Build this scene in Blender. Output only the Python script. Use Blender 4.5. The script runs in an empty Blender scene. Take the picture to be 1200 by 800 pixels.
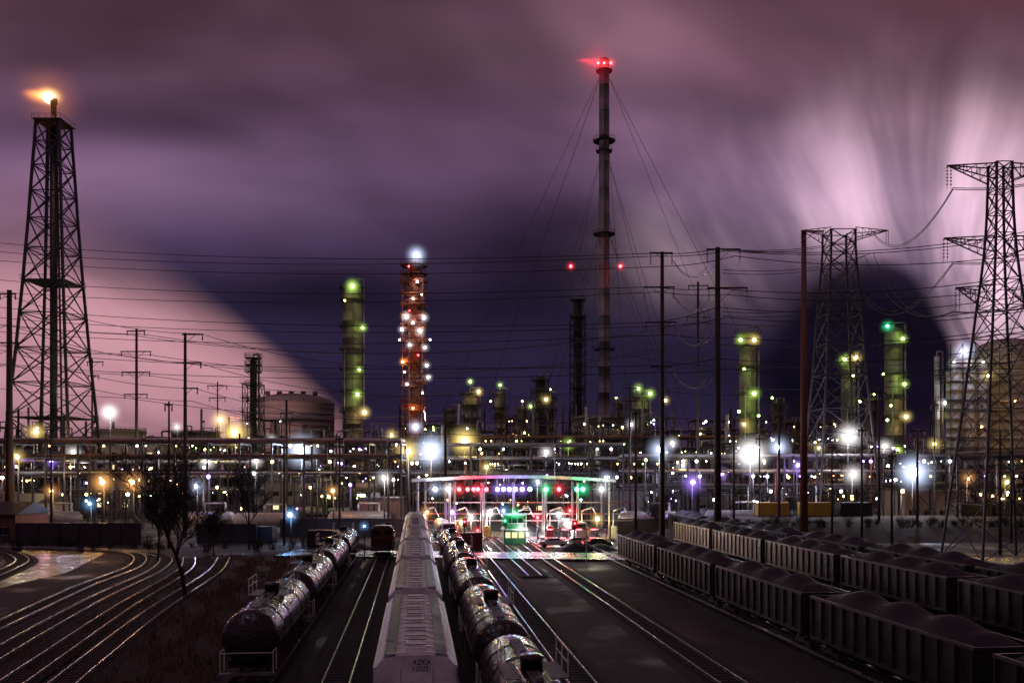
import bpy, math, random
from mathutils import Vector
random.seed(7)
R=random.random
def U(a,b): return a+(b-a)*random.random()
F=1000.0; H=12.0
def W(px,py,d): return Vector(((px-600)/F*d, d, H-(py-550)/F*d))
def TR(a,d,z=0): return Vector((a-0.113*d,d,z))
THETA=math.atan(0.113)
scene=bpy.context.scene
col=scene.collection
def link(o): col.objects.link(o); return o

# ---------------------------------------------------------------- materials
def pmat(name,c,rough=0.6,metal=0.0,var=0.35,scale=1.2,bump=0.0,c2=None,rvar=0.15,bs=5):
    m=bpy.data.materials.new(name); m.use_nodes=True; nt=m.node_tree; b=nt.nodes['Principled BSDF']
    tc=nt.nodes.new('ShaderNodeTexCoord'); n=nt.nodes.new('ShaderNodeTexNoise'); n.inputs['Scale'].default_value=scale
    n.inputs['Detail'].default_value=5; n.inputs['Roughness'].default_value=0.65
    nt.links.new(tc.outputs['Object'],n.inputs['Vector'])
    cr=nt.nodes.new('ShaderNodeValToRGB'); cr.color_ramp.elements[0].position=0.35; cr.color_ramp.elements[1].position=0.68
    k=1-var
    ca=c2 if c2 else (c[0]*k,c[1]*k,c[2]*k)
    cr.color_ramp.elements[0].color=(*ca,1); cr.color_ramp.elements[1].color=(*c,1)
    nt.links.new(n.outputs['Fac'],cr.inputs['Fac']); nt.links.new(cr.outputs['Color'],b.inputs['Base Color'])
    mr=nt.nodes.new('ShaderNodeMapRange'); mr.inputs['From Min'].default_value=0.3; mr.inputs['From Max'].default_value=0.7
    mr.inputs['To Min'].default_value=max(0.05,rough-rvar); mr.inputs['To Max'].default_value=min(1,rough+rvar)
    nt.links.new(n.outputs['Fac'],mr.inputs['Value']); nt.links.new(mr.outputs['Result'],b.inputs['Roughness'])
    b.inputs['Metallic'].default_value=metal
    if bump>0:
        n2=nt.nodes.new('ShaderNodeTexNoise'); n2.inputs['Scale'].default_value=scale*bs; n2.inputs['Detail'].default_value=3
        nt.links.new(tc.outputs['Object'],n2.inputs['Vector'])
        bp=nt.nodes.new('ShaderNodeBump'); bp.inputs['Strength'].default_value=bump; bp.inputs['Distance'].default_value=0.1
        nt.links.new(n2.outputs['Fac'],bp.inputs['Height']); nt.links.new(bp.outputs['Normal'],b.inputs['Normal'])
    return m
def emat(name,c,s):
    m=bpy.data.materials.new(name); m.use_nodes=True; nt=m.node_tree; nt.nodes.clear()
    e=nt.nodes.new('ShaderNodeEmission'); e.inputs['Color'].default_value=(*c,1); e.inputs['Strength'].default_value=s
    o=nt.nodes.new('ShaderNodeOutputMaterial'); nt.links.new(e.outputs[0],o.inputs['Surface'])
    m.cycles.emission_sampling='NONE'
    return m
M={}
M['steel']=pmat('dark_steel',(0.05,0.045,0.05),0.55,0.3)
M['grey']=pmat('grey_steel',(0.26,0.25,0.26),0.5,0.3)
M['chim']=pmat('chimney_steel',(0.30,0.28,0.28),0.6,0.1,0.3,0.12)
M['galv']=pmat('galvanised_steel',(0.11,0.11,0.115),0.5,0.6)
M['alu']=pmat('pipe_cladding',(0.5,0.49,0.48),0.4,0.7)
M['white']=pmat('white_paint',(0.75,0.75,0.76),0.5,0,0.2)
M['hop']=pmat('hopper_paint',(0.84,0.84,0.85),0.42,0.0,0.4,0.9,0.08)
M['hop2']=pmat('hopper_roof_walk',(0.16,0.16,0.17),0.5,0.5)
M['black']=pmat('black_tank_paint',(0.018,0.017,0.019),0.17,0.0,0.5,1.5,0.9,None,.09,2.6)
M['under']=pmat('underframe',(0.03,0.027,0.025),0.7,0.1)
M['coalcar']=pmat('gondola_paint',(0.042,0.040,0.050),0.42,0.3,0.5,0.8)
M['coal']=pmat('coal',(0.012,0.012,0.018),0.7,0.0,0.5,1.5,0.3)
M['conc']=pmat('concrete',(0.26,0.24,0.22),0.8,0,0.3,0.5)
M['tan']=pmat('tan_cladding',(0.36,0.28,0.22),0.7,0,0.3,0.2)
M['colm']=pmat('column_insulation',(0.24,0.21,0.16),0.6,0.2,0.45,0.3)
M['brick']=pmat('brick',(0.16,0.08,0.06),0.85,0,0.4,2)
M['wood']=pmat('creosote_wood',(0.05,0.036,0.028),0.85,0,0.4,2)
M['woodr']=pmat('orange_lit_pole',(0.22,0.085,0.045),0.7,0,0.4,2)  # wooden pole with orange lamplight put into its base colour
M['rust']=pmat('red_oxide',(0.22,0.055,0.03),0.65,0.0,0.4,1)
M['scaf']=pmat('scaffold_steel',(0.30,0.085,0.045),0.6,0.1,0.5,0.5)
M['redp']=pmat('red_paint',(0.5,0.04,0.03),0.5)
M['locop']=pmat('locomotive_paint',(0.07,0.022,0.016),0.5)
M['green']=pmat('green_paint',(0.06,0.25,0.13),0.5)
M['yellow']=pmat('yellow_paint',(0.5,0.33,0.04),0.5)
M['rail']=pmat('polished_rail',(0.85,0.84,0.86),0.30,1.0,0.15,3,0,None,0.08)
M['ballast']=pmat('ballast',(0.035,0.031,0.032),0.88,0,0.7,6,1.0,None,.08)
M['tie']=pmat('sleeper',(0.03,0.025,0.022),0.8,0,0.5,3)
M['bark']=pmat('bark',(0.02,0.016,0.015),0.9,0,0.4,4)
M['grass']=pmat('dry_grass',(0.15,0.075,0.028),0.9,0,0.6,0.5)
M['soil']=pmat('soil',(0.035,0.022,0.015),0.95,0,0.6,0.35,0.8,None,.04)
M['asph']=pmat('wet_asphalt',(0.04,0.04,0.042),0.30,0,0.5,0.25,0.5,None,0.2,30)
M['pad']=pmat('wet_yard_surface',(0.014,0.013,0.014),0.34,0,0.6,0.35,0.35,None,0.22,18)
M['glass']=pmat('dark_glass',(0.02,0.02,0.025),0.08,0,0.2,1,0,None,0.03)
M['rub']=pmat('rubber',(0.02,0.02,0.02),0.8)
M['line']=pmat('road_paint',(0.6,0.6,0.58),0.5,0,0.4,3)
LC={'w':(1.0,0.95,0.95),'b':(0.62,0.72,1.0),'y':(1.0,0.72,0.22),'g':(0.62,1.0,0.18),'o':(1.0,0.45,0.13),
    'r':(1.0,0.03,0.04),'p':(0.40,0.22,1.0),'G':(0.05,1.0,0.35),'c':(0.2,0.5,1.0)}
for k,c in LC.items(): M['e'+k]=emat('lamp_'+k,c,30)
M['eks']=emat('lit_window',(1.0,0.75,0.4),1.4)

hm=bpy.data.materials.new('glow_halo'); hm.use_nodes=True; nt=hm.node_tree; nt.nodes.clear()  # emission-only volume: lamp glare built as a self-glowing halo
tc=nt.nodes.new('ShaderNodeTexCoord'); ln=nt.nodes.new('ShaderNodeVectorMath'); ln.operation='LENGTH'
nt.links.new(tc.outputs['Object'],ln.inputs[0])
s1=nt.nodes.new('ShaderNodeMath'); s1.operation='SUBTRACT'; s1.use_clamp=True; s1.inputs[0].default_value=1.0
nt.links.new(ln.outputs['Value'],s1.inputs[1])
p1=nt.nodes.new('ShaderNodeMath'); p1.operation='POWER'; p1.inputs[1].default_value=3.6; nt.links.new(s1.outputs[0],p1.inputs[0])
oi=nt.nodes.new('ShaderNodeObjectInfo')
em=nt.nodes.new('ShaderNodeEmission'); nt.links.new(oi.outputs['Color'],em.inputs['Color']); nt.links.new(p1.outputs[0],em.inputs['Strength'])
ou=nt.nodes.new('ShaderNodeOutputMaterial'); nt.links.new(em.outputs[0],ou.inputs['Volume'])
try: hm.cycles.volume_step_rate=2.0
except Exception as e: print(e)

# ---------------------------------------------------------------- mesh builder
class MB:
    def __init__(s): s.v=[];s.f=[];s.m=[];s.sm=[];s.mats=[]
    def mi(s,k):
        if k not in s.mats: s.mats.append(k)
        return s.mats.index(k)
    def add(s,vs,fs,k,smooth=False):
        o=len(s.v); s.v+= [tuple(v) for v in vs]; i=s.mi(k)
        for f in fs: s.f.append([a+o for a in f]); s.m.append(i); s.sm.append(smooth)
    def box(s,c,d,k,rot=0.0):
        x,y,z=c; a,b,h=d[0]/2,d[1]/2,d[2]/2; cs,sn=math.cos(rot),math.sin(rot); vs=[]
        for dz in(-h,h):
            for dx,dy in((-a,-b),(a,-b),(a,b),(-a,b)): vs.append((x+dx*cs-dy*sn,y+dx*sn+dy*cs,z+dz))
        s.add(vs,[(3,2,1,0),(4,5,6,7),(0,1,5,4),(1,2,6,5),(2,3,7,6),(3,0,4,7)],k)
    def beam(s,p,q,w,k,n=4,w2=None,smooth=False,cap=True):
        p=Vector(p);q=Vector(q);a=(q-p)
        if a.length<1e-6:return
        a.normalize(); up=Vector((0,0,1)) if abs(a.z)<0.9 else Vector((1,0,0))
        u=a.cross(up).normalized(); v=a.cross(u); w2=w if w2 is None else w2; vs=[]
        for c,r in((p,w),(q,w2)):
            for i in range(n):
                t=2*math.pi*(i+0.5)/n; vs.append(c+u*math.cos(t)*r+v*math.sin(t)*r)
        fs=[(i,(i+1)%n,n+(i+1)%n,n+i) for i in range(n)]
        if cap: fs+= [tuple(range(n-1,-1,-1)),tuple(range(n,2*n))]
        s.add(vs,fs,k,smooth)
    def lathe(s,c,ax,prof,k,n=20,smooth=True):
        c=Vector(c);a=Vector(ax).normalized(); up=Vector((0,0,1)) if abs(a.z)<0.9 else Vector((1,0,0))
        u=a.cross(up).normalized(); v=a.cross(u); vs=[]
        for t,r in prof:
            for i in range(n):
                g=2*math.pi*i/n; vs.append(c+a*t+u*math.cos(g)*r+v*math.sin(g)*r)
        fs=[]
        for j in range(len(prof)-1):
            for i in range(n): fs.append((j*n+i,j*n+(i+1)%n,(j+1)*n+(i+1)%n,(j+1)*n+i))
        fs+= [tuple(range(n-1,-1,-1)),tuple(range((len(prof)-1)*n,len(prof)*n))]
        s.add(vs,fs,k,smooth)
    def ball(s,c,r,k,n=8):
        pr=[(-r*math.cos(math.pi*j/6),max(0.001,r*math.sin(math.pi*j/6))) for j in range(7)]
        s.lathe(c,(0,0,1),pr,k,n)
    def path(s,pts,r,k,n=6):
        for a,b in zip(pts[:-1],pts[1:]): s.beam(a,b,r,k,n,smooth=(n>5))
    def mesh(s,name,loc=(0,0,0)):
        me=bpy.data.meshes.new(name); lx,ly,lz=loc
        me.from_pydata([(x-lx,y-ly,z-lz) for x,y,z in s.v],[],s.f)
        for k in s.mats: me.materials.append(M[k])
        me.polygons.foreach_set('material_index',s.m); me.polygons.foreach_set('use_smooth',s.sm); me.update()
        return me
    def obj(s,name,loc=(0,0,0),parent=None):
        o=bpy.data.objects.new(name,s.mesh(name,loc)); link(o)
        if parent: o.parent=parent; o.location=Vector(loc)-parent.location
        else: o.location=loc
        return o
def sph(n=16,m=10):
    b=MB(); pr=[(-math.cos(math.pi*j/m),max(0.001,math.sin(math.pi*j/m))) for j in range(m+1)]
    M['_h']=hm; b.lathe((0,0,0),(0,0,1),pr,'_h',n); return b.mesh('glow_halo')
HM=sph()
_bm={}
def bulbmesh(k):
    if k not in _bm:
        b=MB(); b.ball((0,0,0),1,'e'+k,10); _bm[k]=b.mesh('bulb')
    return _bm[k]
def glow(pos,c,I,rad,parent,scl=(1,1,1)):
    o=bpy.data.objects.new('glow_halo',HM); link(o); o.scale=(rad*scl[0],rad*scl[1],rad*scl[2])
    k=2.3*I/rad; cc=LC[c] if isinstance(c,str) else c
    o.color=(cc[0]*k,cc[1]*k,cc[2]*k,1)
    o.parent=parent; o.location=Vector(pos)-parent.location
def lamp_at(pos,c,r=0.3,I=1.0,rad=4,P=0,parent=None,off=None):
    pos=Vector(pos)
    b=bpy.data.objects.new('bulb',bulbmesh(c)); link(b); b.scale=(r,r,r); b.parent=parent; b.location=pos-parent.location
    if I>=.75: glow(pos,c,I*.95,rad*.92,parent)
    if P>=200:
        l=bpy.data.lights.new('lamp_light','POINT'); l.energy=P; l.color=LC[c]; l.shadow_soft_size=0.35
        lo=bpy.data.objects.new('lamp_light',l); link(lo); lo.parent=parent
        lo.location=pos-parent.location+(Vector(off) if off else Vector((0,-r-0.5,0.0)))
def mast(px,py,d,c,r=0.3,I=1.0,rad=4,P=0,name='floodlight_mast'):
    p=W(px,py,d); b=MB(); x,y,z=p
    b.beam((x,y+0.6,0),(x,y+0.6,z+0.2),0.16,'galv',8,0.09,True); b.beam((x,y+0.6,z+0.2),(x,y,z+0.2),0.07,'galv',6)
    b.box((x,y+0.1,z+r+0.1),(r*2.2,0.8,0.15),'galv')
    o=b.obj(name,(x,y,0)); lamp_at(p,c,r,I,rad,P*.95,o); return o

# ---------------------------------------------------------------- camera
cam=bpy.data.cameras.new('camera'); cam.lens=30.0; cam.sensor_width=36; cam.shift_y=0.125; cam.clip_end=20000; cam.clip_start=0.5
co=bpy.data.objects.new('camera',cam); link(co); co.location=(0,0,H); co.rotation_euler=(math.radians(90),0,0); scene.camera=co
scene.view_settings.view_transform='Standard'; scene.view_settings.look='None'; scene.view_settings.exposure=0

# ---------------------------------------------------------------- sky
w=bpy.data.worlds.new('World'); scene.world=w; w.use_nodes=True; nt=w.node_tree; nt.nodes.clear()
class E:
    def __init__(s,k): s.k=k
    def _b(s,o,op,r=False):
        n=nt.nodes.new('ShaderNodeMath'); n.operation=op
        a,b=(o,s) if r else (s,o)
        for i,t in enumerate((a,b)):
            if isinstance(t,E): nt.links.new(t.k,n.inputs[i])
            else: n.inputs[i].default_value=float(t)
        return E(n.outputs[0])
    def __add__(s,o): return s._b(o,'ADD')
    __radd__=__add__
    def __sub__(s,o): return s._b(o,'SUBTRACT')
    def __rsub__(s,o): return s._b(o,'SUBTRACT',True)
    def __mul__(s,o): return s._b(o,'MULTIPLY')
    __rmul__=__mul__
    def __truediv__(s,o): return s._b(o,'DIVIDE')
    def mx(s,o): return s._b(o,'MAXIMUM')
    def un(s,op):
        n=nt.nodes.new('ShaderNodeMath'); n.operation=op; nt.links.new(s.k,n.inputs[0]); return E(n.outputs[0])
def atan2(a,b): return a._b(b,'ARCTAN2')
def sm(x,a,b):
    n=nt.nodes.new('ShaderNodeMapRange'); n.interpolation_type='SMOOTHSTEP'
    nt.links.new(x.k,n.inputs['Value']); n.inputs['From Min'].default_value=a; n.inputs['From Max'].default_value=b
    return E(n.outputs['Result'])
def noise(x,y,z=0.0,scale=1,det=4,ro=0.5):
    c=nt.nodes.new('ShaderNodeCombineXYZ')
    for i,t in enumerate((x,y,z)):
        if isinstance(t,E): nt.links.new(t.k,c.inputs[i])
        else: c.inputs[i].default_value=t
    n=nt.nodes.new('ShaderNodeTexNoise'); n.inputs['Scale'].default_value=scale; n.inputs['Detail'].default_value=det; n.inputs['Roughness'].default_value=ro
    nt.links.new(c.outputs[0],n.inputs['Vector']); return E(n.outputs['Fac'])
tc=nt.nodes.new('ShaderNodeTexCoord'); sp=nt.nodes.new('ShaderNodeSeparateXYZ'); nt.links.new(tc.outputs['Generated'],sp.inputs[0])
dx,dy,dz=E(sp.outputs[0]),E(sp.outputs[1]),E(sp.outputs[2])
az=atan2(dx,dy); el=dz.un('ARCSINE')
X=0.6+1.1*az; Y=0.55-1.1*el/(az.un('COSINE').mx(0.3))
wn=noise(X*3.0,Y*4.5,0.3,1,2)-0.5
wn2=noise(X*3.0,Y*4.5,4.3,1,2)-0.5
Xw=X+wn*0.16; Yw=Y+wn2*0.13
def gau(cx,cy,rx,ry,x=None,y=None):
    a=((x or Xw)-cx)/rx; b=((y or Yw)-cy)/ry
    return (0.0-(a*a+b*b)).un('EXPONENT')
def colv(c,f):
    n=nt.nodes.new('ShaderNodeVectorMath'); n.operation='SCALE'; n.inputs[0].default_value=c
    if isinstance(f,E): nt.links.new(f.k,n.inputs['Scale'])
    else: n.inputs['Scale'].default_value=f
    return n.outputs[0]
def vadd(a,b):
    n=nt.nodes.new('ShaderNodeVectorMath'); n.operation='ADD'; nt.links.new(a,n.inputs[0]); nt.links.new(b,n.inputs[1]); return n.outputs[0]
def vmul(a,f):
    n=nt.nodes.new('ShaderNodeVectorMath'); n.operation='SCALE'; nt.links.new(a,n.inputs[0]); nt.links.new(f.k,n.inputs['Scale']); return n.outputs[0]
def vmix(a,c,f): return vadd(vmul(a,1.0-f),colv(c,f))
cr=nt.nodes.new('ShaderNodeValToRGB'); nt.links.new((Y+wn*0.12+0.02).k,cr.inputs['Fac'])
el_=cr.color_ramp.elements; el_[0].position=0; el_[0].color=(.128,.058,.086,1); el_[1].position=0.56; el_[1].color=(.016,.011,.030,1)
for p,c in((.10,(.120,.058,.102)),(.19,(.108,.056,.122)),(.27,(.056,.032,.080)),(.36,(.026,.018,.050)),(.46,(.018,.013,.038))):
    e=el_.new(p); e.color=(*c,1)
base=cr.outputs['Color']
fx=X-1.75; fy=0.62-Y
fa=atan2(fy,fx); fr=(fx*fx+fy*fy).un('SQRT')
st=noise(fa*4.0+wn*0.35,fr*1.1,1.7,1,3,0.5)
st2=noise(X*2.0+Y*1.0+wn*.5,Y*6.0-X*.8,7.7,1,3,0.5)
S1=sm(st,.34,.66); S2=sm(st2,.34,.66)
base=vmul(base,0.42+(S1*0.72+S2*0.48))
base=vmix(base,(.095,.030,.042),sm(X,.72,1.15)*(1.0-sm(Y,.08,.22))*(0.35+S2*.4))
base=vadd(base,colv((.13,.066,.075),gau(.60,.035,.24,.045)*(0.3+S1)))
base=vadd(base,colv((.075,.045,.075),gau(.24,.19,.17,.06)*(0.2+S2)))
base=vadd(base,colv((.09,.045,.055),gau(.03,.21,.14,.06)*(0.4+S2)))
base=vadd(base,colv((.06,.033,.045),gau(.45,.13,.2,.06)*S1))
base=vadd(base,colv((.07,.04,.055),gau(.80,.14,.16,.05)*S2))
base=vadd(base,colv((.05,.022,.028),gau(1.0,.05,.25,.05)*S1))
base=vmul(base,1.0-0.70*gau(.36,.33,.16,.05))
base=vmul(base,1.0-0.62*gau(.63,.30,.16,.10))
base=vmul(base,1.0-0.40*gau(.88,.10,.12,.035))
base=vmul(base,1.0-0.35*gau(.10,.11,.12,.03))
# left plume : convex bank of steam, streaks follow its edge
ye=0.236+0.15*X+1.22*X*X+wn2*0.045
q=Y-ye
soft=(0.012+0.07*(1.0-sm(X,0.0,.28)))
lp=sm(q/soft,-1.0,1.8)*sm(X,-.9,-.3)
ls=noise(q*7.0+wn*1.2,X*1.6,2.2,1,4,0.5)
inner=0.55+0.45*sm(q,.0,.06)
lpc=lp*inner*(1.0-sm(Y,.45,.57)*0.55)*(0.58+sm(ls,.3,.7)*0.55)*(1.0-sm(X,.26,.46)*0.55)
base=vmul(base,1.0-lp*0.9)
base=vadd(base,colv((.60,.300,.355),lpc))
# right plume
ax=X-1.17; ay=0.45-Y
ang=atan2(ay,ax); rr=(ax*ax+ay*ay).un('SQRT')
rs=noise(ang*2.4+rr*2.0+wn*0.6,rr*2.0+wn2*0.8,5.1,1,4,0.55)
dvx=(X+wn*.12-1.01)/.118; dvy=(Y+wn2*.12-.430)/.150
ev=(dvx*dvx+dvy*dvy).un('SQRT')
edge=sm(X,.90,1.12)
void=1.0-sm(ev,.70,1.30)
void2=1.0-sm(ev,.88,1.06)
vv=void*(1.0-edge)+void2*edge
pl=gau(.93,.225,.13,.070)*0.95+gau(1.05,.235,.10,.055)*0.85+gau(1.14,.16,.11,.10)*0.95+gau(1.165,.32,.065,.12)*1.5+gau(1.02,.14,.16,.045)*0.45+gau(.84,.29,.08,.05)*0.35
pl=pl*(1.0-vv)*(0.16+sm(rs,.30,.68)*0.95)*1.4
base=vmul(base,1.0-vv*0.72*sm(Y,.22,.30))
base=vadd(base,colv((.42,.275,.335),pl))
base=vadd(base,colv((.050,.018,.050),gau(.5,.55,.9,.045,X,Y)))
bg=nt.nodes.new('ShaderNodeBackground'); nt.links.new(base,bg.inputs['Color']); bg.inputs['Strength'].default_value=1.0
wo=nt.nodes.new('ShaderNodeOutputWorld'); nt.links.new(bg.outputs[0],wo.inputs['Surface'])
sl=bpy.data.lights.new('sun','SUN'); sl.energy=0.16; sl.angle=math.radians(12); sl.color=(0.85,0.80,1.0)
so=bpy.data.objects.new('sun',sl); link(so); so.rotation_euler=(math.radians(30),0,math.radians(-25))

# ---------------------------------------------------------------- ground
gm=bpy.data.materials.new('yard_ground'); gm.use_nodes=True; g=gm.node_tree; b=g.nodes['Principled BSDF']
tcg=g.nodes.new('ShaderNodeTexCoord')
def gn(s,d=5):
    n=g.nodes.new('ShaderNodeTexNoise'); n.inputs['Scale'].default_value=s; n.inputs['Detail'].default_value=d; g.links.new(tcg.outputs['Object'],n.inputs['Vector']); return n
a1=gn(0.12,7); a2=gn(5.0)
r1=g.nodes.new('ShaderNodeValToRGB'); r1.color_ramp.elements[0].position=.35; r1.color_ramp.elements[1].position=.65
r1.color_ramp.elements[0].color=(.014,.013,.015,1); r1.color_ramp.elements[1].color=(.034,.030,.030,1)
g.links.new(a1.outputs[0],r1.inputs[0])
mxx=g.nodes.new('ShaderNodeMix'); mxx.data_type='RGBA'; mxx.blend_type='MULTIPLY'; mxx.inputs[0].default_value=1
r3=g.nodes.new('ShaderNodeMapRange'); r3.inputs['From Min'].default_value=.3; r3.inputs['From Max'].default_value=.7; r3.inputs['To Min'].default_value=.4; r3.inputs['To Max'].default_value=1.3
g.links.new(a2.outputs[0],r3.inputs['Value']); g.links.new(r1.outputs[0],mxx.inputs[6]); g.links.new(r3.outputs[0],mxx.inputs[7]); g.links.new(mxx.outputs[2],b.inputs['Base Color'])
r2=g.nodes.new('ShaderNodeMapRange'); r2.inputs['From Min'].default_value=.36; r2.inputs['From Max'].default_value=.50; r2.inputs['To Min'].default_value=.42; r2.inputs['To Max'].default_value=.88
g.links.new(a1.outputs[0],r2.inputs['Value']); g.links.new(r2.outputs[0],b.inputs['Roughness'])
bp=g.nodes.new('ShaderNodeBump'); bp.inputs['Strength'].default_value=.8; bp.inputs['Distance'].default_value=.08; g.links.new(a2.outputs[0],bp.inputs['Height']); g.links.new(bp.outputs[0],b.inputs['Normal'])
M['ground']=gm
b=MB(); b.add([(-6000,-300,0),(6000,-300,0),(6000,9000,0),(-6000,9000,0)],[(0,1,2,3)],'ground'); b.obj('ground')
b=MB()
ring=[TR(-11.5,20),TR(-11.5,118),(-40,121,0),(-36,104,0),(-33,86,0),(-29,66,0),(-27,45,0),(-25,20,0)]
b.add([(p[0],p[1],.006) for p in ring],[tuple(range(len(ring)))],'soil'); b.obj('grass_verge')
b=MB()
for i in range(18000):
    d=30+89*R()**.8; a=U(-26,-11.2)-max(0,(d-60))*0.05
    if math.sin(a*1.3+d*.4)*math.sin(d*.23-a*.5)<-.35 and R()<.8: continue
    x,y,_=TR(a,d); h=U(.12,.65); t=U(0,6.28); wd=.035
    b.add([(x-wd*math.cos(t),y-wd*math.sin(t),0),(x+wd*math.cos(t),y+wd*math.sin(t),0),(x+U(-.25,.25),y+U(-.25,.25),h)],[(0,1,2)],'grass')
b.obj('dry_grass')
b=MB()
def quadroad(p,q,wd,z,k):
    p=Vector(p);q=Vector(q);a=(q-p).normalized();n=Vector((-a.y,a.x,0))*wd/2
    vs=[p-n,q-n,q+n,p+n]; top=[(v.x,v.y,z) for v in vs]; bot=[(v.x,v.y,0.001) for v in vs]
    b.add(top+bot,[(0,1,2,3),(0,4,5,1),(1,5,6,2),(2,6,7,3),(3,7,4,0)],k)
quadroad((-32,121,0),(75,109,0),9,.27,'asph')
for i in range(18):
    t0=i/18; t1=t0+.03; P0=Vector((-32,121,0)); P1=Vector((75,109,0)); a=P0.lerp(P1,t0); c=P0.lerp(P1,t1)
    b.add([(a.x,a.y-.08,.275),(c.x,c.y-.08,.275),(c.x,c.y+.08,.275),(a.x,a.y+.08,.275)],[(0,1,2,3)],'line')
b.obj('road')
b=MB(); b.add([(-20,119.5,.012),(22,115,.012),(24,165,.012),(-22,165,.012)],[(0,1,2,3)],'asph'); b.obj('pavement')
b=MB(); b.add([(-85,70,.012),(-52,70,.012),(-52,100,.012),(-60,128,.012),(-95,128,.012)],[(0,1,2,3,4)],'pad'); b.obj('pavement')

# ---------------------------------------------------------------- tracks
def track(path):
    b=MB(); P=[Vector(p) for p in path]; N=[]
    for i in range(len(P)):
        t=(P[min(i+1,len(P)-1)]-P[max(i-1,0)]).normalized(); N.append((Vector((t.y,-t.x,0)),t))
    def strip(prof,k,closed=False):
        vs=[];n=len(prof)
        for p,(nn,t) in zip(P,N):
            for o,z in prof: vs.append(p+nn*o+Vector((0,0,z)))
        fs=[]
        for i in range(len(P)-1):
            for j in range(n-(0 if closed else 1)):
                jj=(j+1)%n; fs.append((i*n+j,i*n+jj,(i+1)*n+jj,(i+1)*n+j))
        b.add(vs,fs,k)
    strip([(-1.9,.008),(-1.5,.12),(1.5,.12),(1.9,.008)],'ballast')
    for s in(-.75,.75):
        strip([(s-.04,.14),(s-.04,.31),(s+.04,.31),(s+.04,.14)],'rail',True)
        strip([(s-.08,.145),(s-.08,.16),(s+.08,.16),(s+.08,.145)],'under',True)
    acc=0
    for i in range(len(P)-1):
        seg=(P[i+1]-P[i]); L=seg.length
        while acc<L:
            p=P[i]+seg*(acc/L); t=N[i][1]; b.box((p.x,p.y,.095),(2.5,.24,.12),'tie',math.atan2(t.y,t.x)-math.pi/2); acc+=.65
        acc-=L
    b.obj('railway_track')
for a,d0,d1 in((-8.8,25,135),(-4.4,25,140),(0,25,150),(4.4,25,140),(9.2,25,150),(17.5,15,150),(26.4,8,190),(40.7,8,200),(47.2,8,200),(13.3,95,150)):
    n=12; track([TR(a,d0+(d1-d0)*i/n) for i in range(n+1)])
def bez(pts,n=40):
    out=[];m=len(pts)
    for i in range(m-1):
        p0=pts[max(i-1,0)];p1=pts[i];p2=pts[i+1];p3=pts[min(i+2,m-1)]
        for j in range(n//(m-1)):
            t=j/(n//(m-1)); out.append(.5*((2*p1)+(p2-p0)*t+(2*p0-5*p1+4*p2-p3)*t*t+(3*p1-p0-3*p2+p3)*t**3))
    out.append(pts[-1]); return out
def G(px,py): d=H*F/(py-550); return Vector(((px-600)/F*d,d,0))
for pts in ([(-140,800),(0,735),(95,690),(160,663),(150,648),(60,643),(-80,642)],
            [(-60,805),(30,750),(120,700),(185,668),(188,652),(120,645),(20,642)],
            [(-30,835),(70,765),(150,710),(215,670),(222,655)],
            [(20,850),(110,775),(185,716),(250,672),(262,655)],
            [(-300,760),(-90,705),(10,668),(25,655),(-10,646),(-120,643)]):
    track(bez([G(*p) for p in pts],48))

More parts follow.
